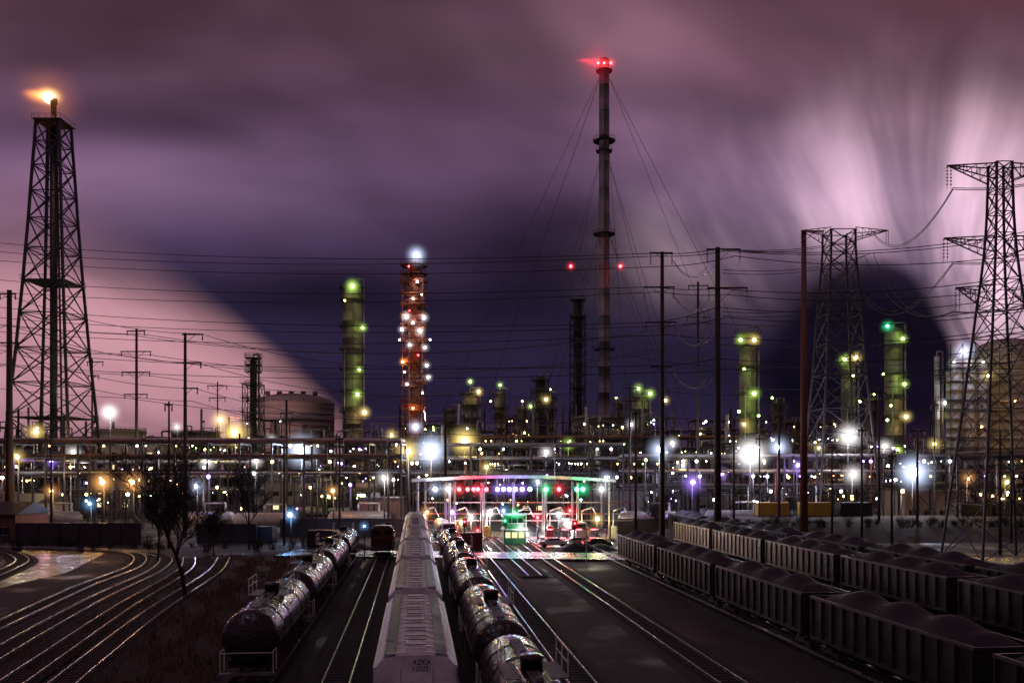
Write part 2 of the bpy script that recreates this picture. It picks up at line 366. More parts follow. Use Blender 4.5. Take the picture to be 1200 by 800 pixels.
# ---------------------------------------------------------------- rolling stock
def bogie(b,y):
    for s in(-1,1):
        for wy in(-.9,.9): b.lathe((s*.70,y+wy,.46),(s,0,0),[(0,.46),(.06,.46),(.07,.40),(.13,.38)],'under',14)
        b.box((s*.98,y,.50),(.12,2.3,.22),'under'); b.box((s*.98,y,.62),(.16,.7,.3),'under')
    for wy in(-.9,.9): b.beam((-.7,y+wy,.46),(.7,y+wy,.46),.08,'under',8)
    b.box((0,y,.62),(1.9,.4,.25),'under')
def coupler(b,L):
    for s in(-1,1): b.box((0,s*(L/2+.35),.85),(.22,.8,.22),'under'); b.box((0,s*(L/2+.8),.85),(.32,.3,.34),'under')
def mk_tank(bodymat='black',L=16.0,r=1.5):
    b=MB(); zc=2.72; h=L/2-.5
    pr=[(-h,.02)]+[(-h+.75*(1-math.cos(t)),r*math.sin(t)) for t in [math.pi/2*i/6 for i in range(1,7)]]
    pr+=[(y,r) for y in (-h*.6,-h*.3,0,h*.3,h*.6)]
    pr+=[(h-.75*(1-math.cos(t)),r*math.sin(t)) for t in [math.pi/2*i/6 for i in range(6,0,-1)]]+[(h,.02)]
    b.lathe((0,0,zc),(0,1,0),pr,bodymat,32)
    for y in(-h*.62,-h*.3,h*.3,h*.62): b.lathe((0,y-.04,zc),(0,1,0),[(0,r+.004),(.0,r+.03),(.08,r+.03),(.08,r+.004)],bodymat,32)
    b.box((0,0,1.02),(.5,L-.6,.34),'under')
    for s in(-1,1):
        b.box((0,s*(h-1.6),1.25),(2.5,.9,.42),'under'); bogie(b,s*(h-1.3))
        b.box((0,s*(h+.25),1.02),(2.9,.45,.12),'hop2')
        for x in(-1.35,1.35):
            b.beam((x,s*(h+.4),1.05),(x,s*(h+.4),2.2),.025,'white'); b.beam((x,s*(h-.6),1.05),(x,s*(h-.6),2.2),.025,'white'); b.beam((x,s*(h+.4),2.2),(x,s*(h-.6),2.2),.025,'white')
        b.beam((-1.35,s*(h+.4),2.15),(1.35,s*(h+.4),2.15),.025,'white')
    b.lathe((0,0,zc+r-.1),(0,0,1),[(0,.42),(.5,.42),(.52,.48),(.6,.48),(.68,.3)],bodymat,16)
    for x in(-1,1):
        b.box((x*.85,0,zc+r-.05),(.65,2.6,.05),'hop2')
        for y in(-1.3,0,1.3): b.beam((x*1.15,y,zc+r-.03),(x*1.15,y,zc+r+.95),.025,'white')
        for z in(.5,.95): b.beam((x*1.15,-1.3,zc+r+z),(x*1.15,1.3,zc+r+z),.025,'white')
        for k in(-.22,.22): b.beam((x*1.52,k,1.1),(x*1.2,k,zc+r),.022,'hop2')
        for i in range(9): z=1.3+i*.33; b.beam((x*(1.52-.3*i/9),-.22,z),(x*(1.52-.3*i/9),.22,z),.018,'hop2')
        b.beam((x*1.53,-h+.8,zc-.1),(x*1.53,h-.8,zc-.1),.02,'hop2')
    for s in(-1,1):
        for x in(-.9,.9): b.beam((x,s*1.3,zc+r+.95),(0,s*1.3,zc+r+.95),.02,'hop2')
    for y in(-2.2,2.4,1.9): b.lathe((0,y,zc+r-.05),(0,0,1),[(0,.14),(.25,.14),(.3,.08)],'hop2',10)
    b.box((0,0,zc+r+.01),(.5,L*.72,.03),'hop2')
    coupler(b,L); return b
def mk_hopper(L=17.6):
    b=MB(); sec=[(-1.5,1.25),(-1.58,1.5),(-1.58,4.0),(-1.3,4.32),(-.5,4.48),(.5,4.48),(1.3,4.32),(1.58,4.0),(1.58,1.5),(1.5,1.25)]
    h=L/2-.7; n=len(sec)
    vs=[(x,y,z) for y in(-h,h) for x,z in sec]
    b.add(vs,[(i,(i+1)%n,n+(i+1)%n,n+i) for i in range(n)]+[tuple(range(n)),tuple(range(2*n-1,n-1,-1))],'hop')
    for i in range(15):
        y=-h+.3+i*(2*h-.6)/14
        for s in(-1,1): b.box((s*1.605,y,2.75),(.07,.09,2.45),'hop')
        rib=[(-1.3,4.34),(-.5,4.5),(.5,4.5),(1.3,4.34)]
        for (x0,z0),(x1,z1) in zip(rib[:-1],rib[1:]): b.beam((x0,y,z0),(x1,y,z1),.045,'hop')
    for s in(-1,1):
        b.box((s*1.6,0,1.4),(.09,2*h,.22),'hop'); b.box((s*1.6,0,3.98),(.09,2*h,.12),'hop')
        for i in range(int(2*h/.28)): b.box((s*1.0,-h+.15+i*.28,4.50),(.42,.17,.035),'hop2')
        b.box((s*.80,0,4.47),(.03,2*h,.07),'hop2'); b.box((s*1.2,0,4.45),(.03,2*h,.07),'hop2')
        b.box((0,s*(h+.35),1.15),(2.9,.7,.1),'hop2')
        for x in(-1.35,1.35):
            e=x-.38*(1 if x>0 else -1)
            b.beam((x,s*(h+.5),1.2),(x,s*(h+.5),4.1),.025,'hop'); b.beam((e,s*(h+.5),1.2),(e,s*(h+.5),4.1),.025,'hop')
            for i in range(10): b.beam((x,s*(h+.5),1.4+.3*i),(e,s*(h+.5),1.4+.3*i),.02,'hop')
        b.box((0,s*(h+.06),2.5),(2.6,.08,.1),'hop')
        for x in(-.62,.62): b.box((x*1.0,s*(h+.04),2.9),(.07,.08,2.3),'hop')
        bogie(b,s*(h-1.3))
    nh=8; hl=(2*h-1.2)/nh
    for i in range(nh):
        y=-h+.6+hl*(i+.5); b.box((0,y,4.55),(.78,hl-.22,.14),'hop'); b.box((0,y,4.64),(.62,hl-.4,.05),'white')
        for k in(-.3,.3): b.box((0,y+k*hl,4.69),(.9,.07,.04),'hop2')
    b.box((0,0,1.0),(.5,L-.6,.3),'under')
    for i in range(4):
        y=(-1.5+i)*(h*.42); vs=[(-1.3,y-1.3,1.26),(1.3,y-1.3,1.26),(1.3,y+1.3,1.26),(-1.3,y+1.3,1.26),(-.4,y-.4,.35),(.4,y-.4,.35),(.4,y+.4,.35),(-.4,y+.4,.35)]
        b.add(vs,[(0,1,5,4),(1,2,6,5),(2,3,7,6),(3,0,4,7),(7,6,5,4)],'hop')
    coupler(b,L); return b
def mk_coal(L=16.2,seed=1):
    rn=random.Random(seed); b=MB(); h=L/2-.25; zt=3.75
    for s in(-1,1):
        b.box((s*1.55,0,(1.3+zt)/2),(.06,2*h,zt-1.3),'coalcar'); b.box((s*1.6,0,zt),(.18,2*h+.1,.14),'galv'); b.box((s*1.6,0,1.3),(.16,2*h,.2),'coalcar')
        for i in range(13): b.box((s*1.64,-h+.1+i*(2*h-.2)/12,2.5),(.12,.13,2.3),'coalcar')
        b.box((0,s*h,(1.9+zt)/2),(3.1,.06,zt-1.9),'coalcar'); b.box((0,s*h,zt),(3.2,.16,.14),'coalcar')
        b.add([(-1.5,s*h,1.9),(1.5,s*h,1.9),(1.4,s*(h-2.6),1.0),(-1.4,s*(h-2.6),1.0)],[(0,1,2,3)],'coalcar')
        for x in(-1.5,-1.15): b.beam((x,s*(h+.12),1.0),(x,s*(h+.12),zt),.022,'galv')
        for i in range(8): b.beam((-1.5,s*(h+.12),1.2+i*.32),(-1.15,s*(h+.12),1.2+i*.32),.018,'galv')
        b.box((0,s*(h+.1),1.0),(2.8,.3,.08),'under')
        bogie(b,s*(h-1.2))
    for i in range(4):
        y=(-1.5+i)*(h*.36); b.add([(-1.5,y-1.2,1.3),(1.5,y-1.2,1.3),(1.5,y+1.2,1.3),(-1.5,y+1.2,1.3),(-.5,y-.4,.4),(.5,y-.4,.4),(.5,y+.4,.4),(-.5,y+.4,.4)],[(0,1,5,4),(1,2,6,5),(2,3,7,6),(3,0,4,7),(7,6,5,4)],'coalcar')
    nx,ny=12,44; vs=[]; ph=rn.uniform(-.4,.4)
    for j in range(ny+1):
        for i in range(nx+1):
            u=i/nx*2-1; t=j/ny*2-1; y=t*(h-.05)
            e=min(1,(1-abs(t))*6); bump=.82+.2*math.cos(y*2*math.pi/4.2+ph)
            z=3.55+e*math.cos(u*math.pi/2)**.8*bump*1.0+rn.uniform(-.015,.015); vs.append((u*1.5,y,z))
    fs=[(j*(nx+1)+i,j*(nx+1)+i+1,(j+1)*(nx+1)+i+1,(j+1)*(nx+1)+i) for j in range(ny) for i in range(nx)]
    b.add(vs,fs,'coal',True)
    b.box((0,0,.95),(.5,L-.4,.3),'under'); coupler(b,L-.3); return b
def place(me,name,a,d):
    o=bpy.data.objects.new(name,me); link(o); o.location=TR(a,d,.31); o.rotation_euler=(0,0,THETA); return o
tk=mk_tank().mesh('tank_car'); hp=mk_hopper().mesh('covered_hopper_car')
cc=[mk_coal(16.2,s).mesh('coal_hopper_car') for s in(1,2,3)]
d=44+8.3
while d<120: place(tk,'tank_car',-8.8,d); d+=17.2
d=32.5+8.8; first=None
while d<150:
    o=place(hp,'covered_hopper_car',0,d); first=first or o; d+=18.9
d=24+8
while d<112: place(tk,'tank_car',4.35,d); d+=17.2
d=12
while d<101: place(cc[int(d)%3],'coal_hopper_car',26.4,d); d+=16.9
d=20
while d<128: place(cc[int(d)%3],'coal_hopper_car',40.7,d); d+=16.9
d=28
while d<150: place(cc[int(d)%3],'coal_hopper_car',47.2,d); d+=16.9
for i,t in enumerate(('RZKX','120251')):
    cu=bpy.data.curves.new('car_number','FONT'); cu.body=t; cu.size=.27; cu.align_x='CENTER'; cu.extrude=.004
    o=bpy.data.objects.new('car_number',cu); link(o); o.parent=first; o.location=(.25,-8.108,4.10-.25*i); o.rotation_euler=(math.pi/2,0,0)
    cu.materials.append(M['under'])
b=MB()
b.box((0,0,1.35),(2.9,15,.35),'under'); b.box((0,1.6,2.6),(1.9,10.4,2.15),'locop'); b.box((0,1.6,3.75),(1.5,10,.2),'under')
vs=[(-1.45,-5.6,1.53),(1.45,-5.6,1.53),(1.45,-3.6,1.53),(-1.45,-3.6,1.53),(-1.45,-5.6,3.9),(1.45,-5.6,3.9),(1.45,-3.6,3.9),(-1.45,-3.6,3.9),(-.9,-5.6,4.3),(.9,-5.6,4.3),(.9,-3.6,4.3),(-.9,-3.6,4.3)]
b.add(vs,[(0,1,5,4),(1,2,6,5),(2,3,7,6),(3,0,4,7),(4,5,9,8),(5,6,10,9),(6,7,11,10),(7,4,8,11),(8,9,10,11)],'locop')
for x in(-.75,.75): b.box((x,-5.62,3.4),(.9,.05,.6),'glass')
for s in(-1,1): b.box((s*1.46,-4.6,3.3),(.04,1.2,.65),'glass')
b.box((0,-6.4,2.2),(1.7,1.5,1.35),'locop')
for i in range(9):
    for s in(-1,1): b.beam((s*1.4,-7+i*1.8,1.5),(s*1.4,-7+i*1.8,2.5),.03,'yellow')
for s in(-1,1): b.beam((s*1.4,-7.2,2.5),(s*1.4,7.3,2.5),.03,'yellow'); b.lathe((s*.5,2+s*2,3.85),(0,0,1),[(0,.5),(.3,.5),(.32,.3)],'under',12); bogie(b,s*5)
coupler(b,15); place(b.mesh('locomotive'),'locomotive',-4.4,118)

# ---------------------------------------------------------------- lattice helper
def lattice(b,cx,cy,levels,wleg,wbr,k='galv',sub=1):
    for (z0,h0),(z1,h1) in zip(levels[:-1],levels[1:]):
        A=[(cx+sx*h0,cy+sy*h0,z0) for sx,sy in((-1,-1),(1,-1),(1,1),(-1,1))]; B=[(cx+sx*h1,cy+sy*h1,z1) for sx,sy in((-1,-1),(1,-1),(1,1),(-1,1))]
        for i in range(4):
            n=(i+1)%4; b.beam(A[i],B[i],wleg,k); b.beam(B[i],B[n],wbr,k); b.beam(A[i],B[n],wbr,k); b.beam(A[n],B[i],wbr,k)
def ins(b,p,L=1.6,k='galv'):
    x,y,z=p
    b.beam((x,y,z),(x,y,z-L),.03,k)
    for i in range(6): b.beam((x,y,z-.2-i*L/7),(x,y,z-.3-i*L/7),.13,k,8)
def z_(py,d): return H-(py-550)/F*d
# flare tower
d=215; c=W(63,550,d); b=MB(); pxm=d/F
lv=[(0,41),(z_(572,d),38.5),(z_(530,d),36.5),(z_(490,d),34),(z_(450,d),31),(z_(410,d),28),(z_(370,d),25.5),(z_(332,d),23),(z_(295,d),21),(z_(260,d),19),(z_(228,d),17.5),(z_(198,d),16),(z_(170,d),14.5),(z_(145,d),13.5)]
lv=[(a,h*pxm) for a,h in lv]
lattice(b,c.x,c.y,lv,.40,.17,'steel')
for z,h in lv[1:-1]:
    b.beam((c.x-h,c.y-h,z),(c.x+h,c.y+h,z),.1,'steel'); b.beam((c.x+h,c.y-h,z),(c.x-h,c.y+h,z),.1,'steel')
b.lathe((c.x,c.y,0),(0,0,1),[(0,.9),(z_(150,d),.9),(z_(150,d),.7),(z_(122,d),.65),(z_(122,d),.9),(z_(116,d),.9)],'steel',14)
for px in(-.55,.6): b.beam((c.x+px*5,c.y-1,0),(c.x+px*2,c.y-1,z_(145,d)),.25,'steel',8)
for yy,hq in((145,3.6),(332,5.4),(490,7.6)):
    z=z_(yy,d); h=hq
    b.box((c.x,c.y,z),(2*h,2*h,.12),'steel')
    for s in(-1,1):
        b.beam((c.x-h,c.y+s*h,z+1.1),(c.x+h,c.y+s*h,z+1.1),.05,'steel'); b.beam((c.x+s*h,c.y-h,z+1.1),(c.x+s*h,c.y+h,z+1.1),.05,'steel')
        for t in range(5): b.beam((c.x-h+t*h/2,c.y+s*h,z),(c.x-h+t*h/2,c.y+s*h,z+1.1),.05,'steel')
fl=b.obj('flare_tower',(c.x,c.y,0))
LC['F']=(1.0,.28,.05); LC['F2']=(1.0,.60,.22); M['eF']=emat('flame',(1,.70,.36),10)
fp=W(62,114,d)
fb=MB(); fb.lathe((fp.x+.6,fp.y,fp.z-1.0),(-.85,0,.42),[(0,.3),(.6,.9),(1.3,1.3),(2.2,1.25),(3.0,.8),(3.7,.05)],'eF',14)
fb.obj('flame',(fp.x,fp.y,fp.z),fl)
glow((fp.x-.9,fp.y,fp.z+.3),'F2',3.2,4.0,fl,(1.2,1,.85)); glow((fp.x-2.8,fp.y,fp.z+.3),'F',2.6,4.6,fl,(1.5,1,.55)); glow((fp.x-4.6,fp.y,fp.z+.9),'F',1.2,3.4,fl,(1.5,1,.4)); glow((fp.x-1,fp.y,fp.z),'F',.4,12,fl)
l=bpy.data.lights.new('flame_light','POINT'); l.energy=9000; l.color=(1,.5,.2); l.shadow_soft_size=1; lo=bpy.data.objects.new('flame_light',l); link(lo); lo.parent=fl; lo.location=Vector((fp.x-1,fp.y-2,fp.z+3))-fl.location

def pylon(px,d,lv,arms,name='transmission_pylon',wl=.2,wb=.085,k='galv'):
    c=W(px,550,d); pm=d/F; b=MB()
    L=[(max(0,z_(y,d)),h*pm) for y,h in lv]; lattice(b,c.x,c.y,L,wl,wb,k)
    for y,l,r,hh in arms:
        z=z_(y,d); hb=2.2
        for s,e in((-1,l),(1,r)):
            tip=Vector((c.x+s*e*pm,c.y,z)); bw=hh*pm; n=5
            for q in(-1,1):
                b.beam((c.x+s*bw,c.y+q*bw,z),tip,.1,k); b.beam((c.x+s*bw,c.y+q*bw,z-hb),tip,.1,k)
                for i in range(1,n):
                    t=i/n; A0=Vector((c.x+s*bw,c.y+q*bw,z)); a=A0.lerp(tip,t); bb=Vector((c.x+s*bw,c.y+q*bw,z-hb)).lerp(tip,t); a2=A0.lerp(tip,(i-1)/n)
                    b.beam(a,bb,.05,k); b.beam(a2,bb,.05,k)
            ins(b,(tip.x,tip.y,tip.z),3.2); ins(b,(tip.x-s*.5,tip.y,tip.z),3.2)
    return b.obj(name,(c.x,c.y,0))
pylon(1172,114,[(655,46),(590,40),(530,34),(480,29),(435,25),(395,21),(360,18),(330,15),(300,12.5),(275,11),(250,10),(225,9.5),(205,9),(192,9)],[(194,62,62,9),(279,66,66,11),(337,52,52,15)],wl=.18,wb=.075,k='steel')
pylon(983,185,[(616,37),(570,33),(520,29),(480,26),(440,23),(405,21),(370,19),(340,17),(312,15),(290,14),(272,14)],[(270,44,58,14),(345,36,36,17)],wl=.26,wb=.12,k='steel')
def upole(px,ytop,d,arms,r=.26,k='wood',name='utility_pole',inl=1.0):
    c=W(px,ytop,d); b=MB(); pm=d/F
    b.beam((c.x,c.y,0),(c.x,c.y,c.z),r*1.35,k,10,r*.8,True)
    for y,l,rr in arms:
        z=z_(y,d); b.box((c.x+(rr-l)*pm/2,c.y-r,z),((l+rr)*pm,.16,.24),k)
        for s,e in((-1,l),(1,rr)):
            if e>3:
                b.beam((c.x+s*e*pm*.6,c.y-r,z),(c.x,c.y-r,z-e*pm*.5),.05,k); ins(b,(c.x+s*(e-1)*pm,c.y-r,z),inl)
    return b.obj(name,(c.x,c.y,0))
upole(776,295,135,[(297,15,12),(337,22,14),(378,20,16),(430,14,12)],.34,inl=2)
upole(841,290,130,[(293,14,26),(338,12,34)],.45,inl=2.2)
upole(942,270,125,[(272,4,22)],.45,'woodr',inl=1.5)
upole(818,330,190,[(335,12,12),(372,14,14),(420,12,12)],.3)
upole(217,390,150,[(392,3,22),(425,3,20),(455,2,16)],.3)
upole(160,385,190,[(388,11,11),(412,18,18),(436,17,17),(462,14,14)],.32)
upole(11,340,150,[(345,10,10),(402,12,14)],.5)
upole(255,447,220,[(452,12,12),(466,10,10)],.2)
upole(522,483,150,[(486,3,3)],.24)
upole(108,420,200,[(424,6,14),(440,5,9)],.22)
upole(336,480,170,[(484,8,8)],.18); upole(1030,455,150,[(460,8,8)],.2); upole(1075,500,150,[(505,9,9)],.2)
upole(913,468,160,[(473,10,10),(488,8,8)],.22); upole(738,450,170,[(455,9,9),(470,8,8)],.2)
upole(1122,510,160,[(515,9,9)],.18); upole(470,500,200,[(503,8,8)],.18); upole(1172,505,120,[(535,10,22)],.16)
for px,yt,dd in((198,470,130),(398,510,140),(455,520,160),(600,505,200),(690,520,180),(745,480,120),(1010,500,130),(890,510,170),(1185,540,140),(333,520,135),(1045,530,125),(60,500,140),(560,520,170),(860,500,140),(975,520,140),(1095,470,170)):
    upole(px,yt,dd,[(yt+4,5,5)],.16)
def wire(P,sags,r=.05):
    b=MB()
    for (p,q),s in zip(zip(P[:-1],P[1:]),sags):
        N=14; prev=None
        for i in range(N+1):
            t=i/N; c=p.lerp(q,t)-Vector((0,0,4*s*t*(1-t)))
            if prev is not None: b.beam(prev,c,r,'steel',3,cap=False)
            prev=c
    return b
def wires(lst,name='power_line'):
    b=MB()
    for P,s,r in lst:
        w_=wire(P,s,r); b.add(w_.v,w_.f,'steel')
    b.obj(name)
for ys in ([(278,297,292,268),(290,300,294,272),(300,312,300,300)],[(322,336,338,320),(338,342,345,335)],[(352,378,360,345),(366,382,372,355),(384,392,395,380)],[(402,428,420,400),(420,436,432,420)]):
    L=[]
    for i,(a,bb,c,e) in enumerate(ys):
        L.append(([W(-160,a-12,210),W(776+(-12+10*i),bb,134.6),W(841+10*i,c,129.6),W(1330,e-25,118)],[3.5,.3,2.6],.07))
    wires(L)
L=[]
for a,bb in((272,194),(274,196),(345,281),(350,283),(300,339),(296,340)):
    L.append(([W(841+6,a+20,129.6),W(983+ (40 if a<300 else 30),a,184.6),W(1172-55,bb+26,113.8),W(1500,bb-80,60)],[1.5,5,2],.06))
wires(L)
L=[]
for i,y in enumerate((391,425,455,470)):
    L.append(([W(-80,y-25,140),W(11,y-45,150),W(217+18-i*3,y,149.6),W(522,y+38,151),W(738,y+25,170),W(913,y+35,160),W(1075,y+55,150),W(1330,y+30,130)],[.6,1.6,2,1.2,1.2,1.2,1.5],.055))
wires(L)
L=[]
for i,(y,o) in enumerate(((388,10),(388,-10),(412,17),(412,-17),(436,16),(462,-13))):
    L.append(([W(-140,y-30,260),W(160+o,y+4,189.6),W(818+o*.6,y-10,189.6),W(1300,y-40,190)],[1.5,5.5,3],.07))
wires(L)
b=MB()
for y in(300,340,380,430):
    for o in(0,8):
        prev=None
        for i in range(13):
            t=i/12; p=W(788,y+4,134.5).lerp(W(829+o,y+12,129.5),t)-Vector((0,0,4*2.2*t*(1-t)))
            if prev is not None: b.beam(prev,p,.05,'alu',4,cap=False)
            prev=p
b.obj('jumper_cable')

# ---------------------------------------------------------------- columns
def column(px,ytop,d,wpx,plats,k='colm',name='distillation_column',lamps=(),frame=False,pk='steel',wid=1.0,ps=.55):
    c=W(px,ytop,d); pm=d/F; r=wpx*pm/2; b=MB(); zt=c.z
    pr=[(0,r*1.1),(4,r*1.0)]; z=4
    while z<zt-r*.5-6:
        z+=6; pr+=[(z-.05,r),(z-.05,r+.04),(z+.05,r+.04),(z+.05,r)]
    pr+=[(zt-r*.5,r),(zt-r*.28,r*.8),(zt-r*.08,r*.45),(zt,.05)]
    b.lathe((c.x,c.y,0),(0,0,1),pr,k,22)
    b.beam((c.x,c.y,zt-.1),(c.x,c.y,zt+1.2),.18,'alu',8)
    b.path([(c.x+.2,c.y,zt+1.1),(c.x+r+.7,c.y-.5,zt+1.1),(c.x+r+.7,c.y-.5,2)],.28,'grey',8)
    b.path([(c.x-r*.6,c.y-r-.3,zt*.7),(c.x-r*.6,c.y-r-.3,1)],.2,'grey',8)
    for s in(-.25,.25): b.beam((c.x+r*.3+s,c.y-r-.5,0),(c.x+r*.3+s,c.y-r-.5,zt),.05,pk)
    z=1
    while z<zt: b.beam((c.x+r*.3-.25,c.y-r-.5,z),(c.x+r*.3+.25,c.y-r-.5,z),.035,pk); z+=.6
    for y in plats:
        z=z_(y,d); R0=r+1.2*wid; n=14
        ring=[(c.x+R0*math.cos(2*math.pi*i/n),c.y+R0*math.sin(2*math.pi*i/n)) for i in range(n)]
        b.lathe((c.x,c.y,z),(0,0,1),[(0,r+.01),(0,R0),(.14,R0),(.14,r+.01)],pk,n,False)
        for i in range(n):
            x,yy=ring[i]; x2,y2=ring[(i+1)%n]
            b.beam((x,yy,z),(x,yy,z+1.3),.06,pk)
            for hh in(.65,1.3): b.beam((x,yy,z+hh),(x2,y2,z+hh),.06,pk)
            if i%3==0: b.beam((x,yy,z),(c.x+r*math.cos(2*math.pi*i/n),c.y+r*math.sin(2*math.pi*i/n),z-1.2),.08,pk)
    if frame:
        hw=r+1.4; zz=list(range(0,int(zt)-4,4)); lattice(b,c.x,c.y,[(q,hw) for q in zz],.15,.09,pk)
        for q in zz: b.box((c.x,c.y-hw-.2,q),(2*hw+1.2,1.2,.16),pk)
        for q in zz:
            for hh in(.6,1.1): b.beam((c.x-hw-.6,c.y-hw-.8,q+hh),(c.x+hw+.6,c.y-hw-.8,q+hh),.05,pk)
    o=b.obj(name,(c.x,c.y,0))
    for (lx,ly,lc,rr,I,rad,P) in lamps:
        lamp_at(W(lx,ly,d-r-2.2),lc,rr*1.2,I*.9,rad*.9,P*ps,o,(0,-.8,.2))
    return o
column(413,331,300,23,(338,352,384,410,433,460,483),lamps=((413,335,'g',.45,1.8,5,1300),(425,384,'g',.35,1.2,3.6,700),(404,352,'y',.25,.5,3,250),(421,433,'g',.3,1,3,700),(419,462,'g',.4,1.4,4,700),(427,483,'y',.5,1.8,4.5,1200)))
column(485,305,290,14,(312,322,332,345,358,372,384,400,425,450,475),'scaf',frame=True,pk='scaf',name='scaffolded_column',wid=2.2,ps=.65,
 lamps=((488,299,'b',.7,2.4,6.5,1200),(476,371,'w',.45,1.5,3.6,900),(497,372,'w',.4,1.2,3.4,700),(471,386,'w',.35,1.0,3,600),(492,388,'w',.45,1.4,3.8,900),(480,404,'w',.35,1.0,3,0),(498,407,'w',.3,.9,3,600),(472,424,'o',.3,.9,3,1400),(500,428,'w',.35,.9,3,0),(484,350,'w',.25,.8,2.5,800),(489,330,'w',.25,.6,2.5,700),(477,450,'b',.3,.8,3,600),(502,442,'w',.4,1.2,3,0),(487,500,'b',.6,2.4,4.8,900),(484,478,'o',.3,.8,3,1200),(479,312,'r',.25,.6,2.5,0),(494,345,'w',.2,.5,2,0),(468,398,'w',.25,.6,2,0),(504,398,'w',.25,.6,2,0),(484,378,'w',.3,.9,2.4,0),(474,436,'w',.22,.5,2,0),(490,416,'r',.25,.6,2,0),(480,364,'r',.2,.6,2,0),(495,460,'w',.25,.6,2,0)))
column(876,388,240,19,(392,405,430,462,490,520,545),wid=1.1,lamps=((868,398,'g',.35,1.1,3.4,500),(884,398,'y',.4,1.4,3.6,600),(872,432,'g',.25,.6,3,0),(884,461,'g',.4,1.3,3.6,900),(866,482,'g',.3,.8,3,0),(889,487,'g',.25,.6,3,500),(872,497,'y',.3,.9,3,700)))
column(1047,383,250,20,(390,405,440,468,490,520,545),wid=1.1,lamps=((1040,382,'G',.35,1.3,3.5,500),(1058,397,'g',.35,1.2,3,600),(1035,438,'g',.25,.6,3,0),(1060,450,'g',.35,1.0,3,800),(1044,475,'g',.25,.8,3,0),(1062,488,'y',.4,1.4,3.6,800),(1040,492,'g',.3,.7,3,0),(1052,527,'g',.35,1.2,3.6,800)))
column(551,458,300,18,(462,475,490),lamps=((551,447,'g',.35,1,3,300),(561,459,'y',.4,1.5,3.4,700)))
column(586,458,330,13,(462,478,490),lamps=((586,451,'g',.3,.9,3,300),(575,470,'y',.25,.6,3,0)))
column(633,440,300,12,(446,462,478,490),'steel',frame=True,wid=1.4,lamps=((640,468,'y',.4,1.4,3.5,700),(622,476,'g',.3,.9,3,0)))
column(677,350,360,10,(352,372,400,430,455,480),'under',name='flare_stack',wid=1.3,frame=True)
column(750,462,260,18,(466,480,500),lamps=((748,455,'g',.35,1.2,3.4,400),(762,461,'g',.4,1.3,3.6,700),(780,469,'y',.3,.9,3,0)))
column(994,422,240,16,(426,440,470,505,540),wid=1.2,lamps=((990,421,'g',.4,1.3,3.6,700),(1003,419,'y',.4,1.4,3.6,600),(1000,440,'g',.25,.6,3,0),(1008,470,'g',.3,.8,3,0)))
column(297,420,240,8,(420,428,436,452,470,490),'steel',name='vent_tower',frame=True,wid=1.2)
column(1098,416,270,6,(440,470),'white',name='exhaust_stack',wid=.8,lamps=((1108,472,'w',.35,1.3,3,1000),(1112,486,'y',.3,1,3,600)))
column(645,462,330,9,(466,480),lamps=((645,456,'y',.3,.8,3,0),)); column(725,470,300,10,(474,490),lamps=((722,466,'g',.25,.8,3,0),)); column(528,478,320,11,(482,495)); column(612,475,310,10,(480,492),lamps=((612,470,'y',.25,.7,3,0),))
column(910,470,300,12,(474,490),lamps=((905,466,'g',.3,.8,3,0),)); column(1020,465,320,12,(470,488),lamps=((1024,462,'g',.3,.8,3,0),))
# tall chimney
d=400; c=W(708,70,d); b=MB(); r=6.4*d/F
pr=[(0,r*1.08)]; z=0
while z<c.z-14: z+=12; rr=r*(1.08-.16*z/c.z); pr+=[(z-.06,rr),(z-.06,rr+.03),(z+.06,rr+.03),(z+.06,rr)]
pr+=[(c.z,r*.9),(c.z,r*.6)]
b.lathe((c.x,c.y,0),(0,0,1),pr,'chim',28)
for yy,ww in((84,1.2),(166,2.6),(178,1.2),(275,2.6),(410,2.6)):
    z=z_(yy,d); b.lathe((c.x,c.y,z),(0,0,1),[(0,r),(0,r+ww),(.3,r+ww),(.3,r)],'steel',18,False)
    for i in range(18):
        t=2*math.pi*i/18; t2=t+2*math.pi/18; R1=r+ww
        b.beam((c.x+R1*math.cos(t),c.y+R1*math.sin(t),z),(c.x+R1*math.cos(t),c.y+R1*math.sin(t),z+1.6),.1,'steel'); b.beam((c.x+R1*math.cos(t),c.y+R1*math.sin(t),z+1.6),(c.x+R1*math.cos(t2),c.y+R1*math.sin(t2),z+1.6),.08,'steel')
for s in(-.35,.35): b.beam((c.x+s,c.y-r-.5,0),(c.x+s,c.y-r-.5,c.z),.12,'steel')
for yb,slope in((92,.38),(190,.24),(275,.3)):
    z0=z_(yb,d)
    for t in(20,140,200,270,340,90):
        Rg=z0*slope*1.3; b.beam((c.x+r*math.cos(math.radians(t)),c.y,z0),(c.x+Rg*math.cos(math.radians(t)),c.y+Rg*math.sin(math.radians(t)),0),.1,'steel',4)
ch=b.obj('chimney_stack',(c.x,c.y,0))
for px in(701,708,716): lamp_at(W(px,74,d-3.2),'r',.6,1.2,4.5,0,ch)
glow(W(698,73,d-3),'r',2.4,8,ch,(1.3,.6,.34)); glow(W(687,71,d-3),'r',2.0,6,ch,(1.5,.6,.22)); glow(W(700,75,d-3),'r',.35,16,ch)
for px in(669,727): lamp_at(W(px,312,d-6),'r',.7,1.2,4,0,ch)
b=MB(); p=W(669,312,d-6); q=W(727,312,d-6); b.beam(p,(c.x,c.y,p.z+34),.07,'steel'); b.beam(q,(c.x,c.y,p.z+34),.07,'steel'); b.beam(p,(c.x,c.y,p.z-14),.07,'steel'); b.beam(q,(c.x,c.y,p.z-14),.07,'steel'); b.obj('beacon_outrigger',tuple(p),ch)
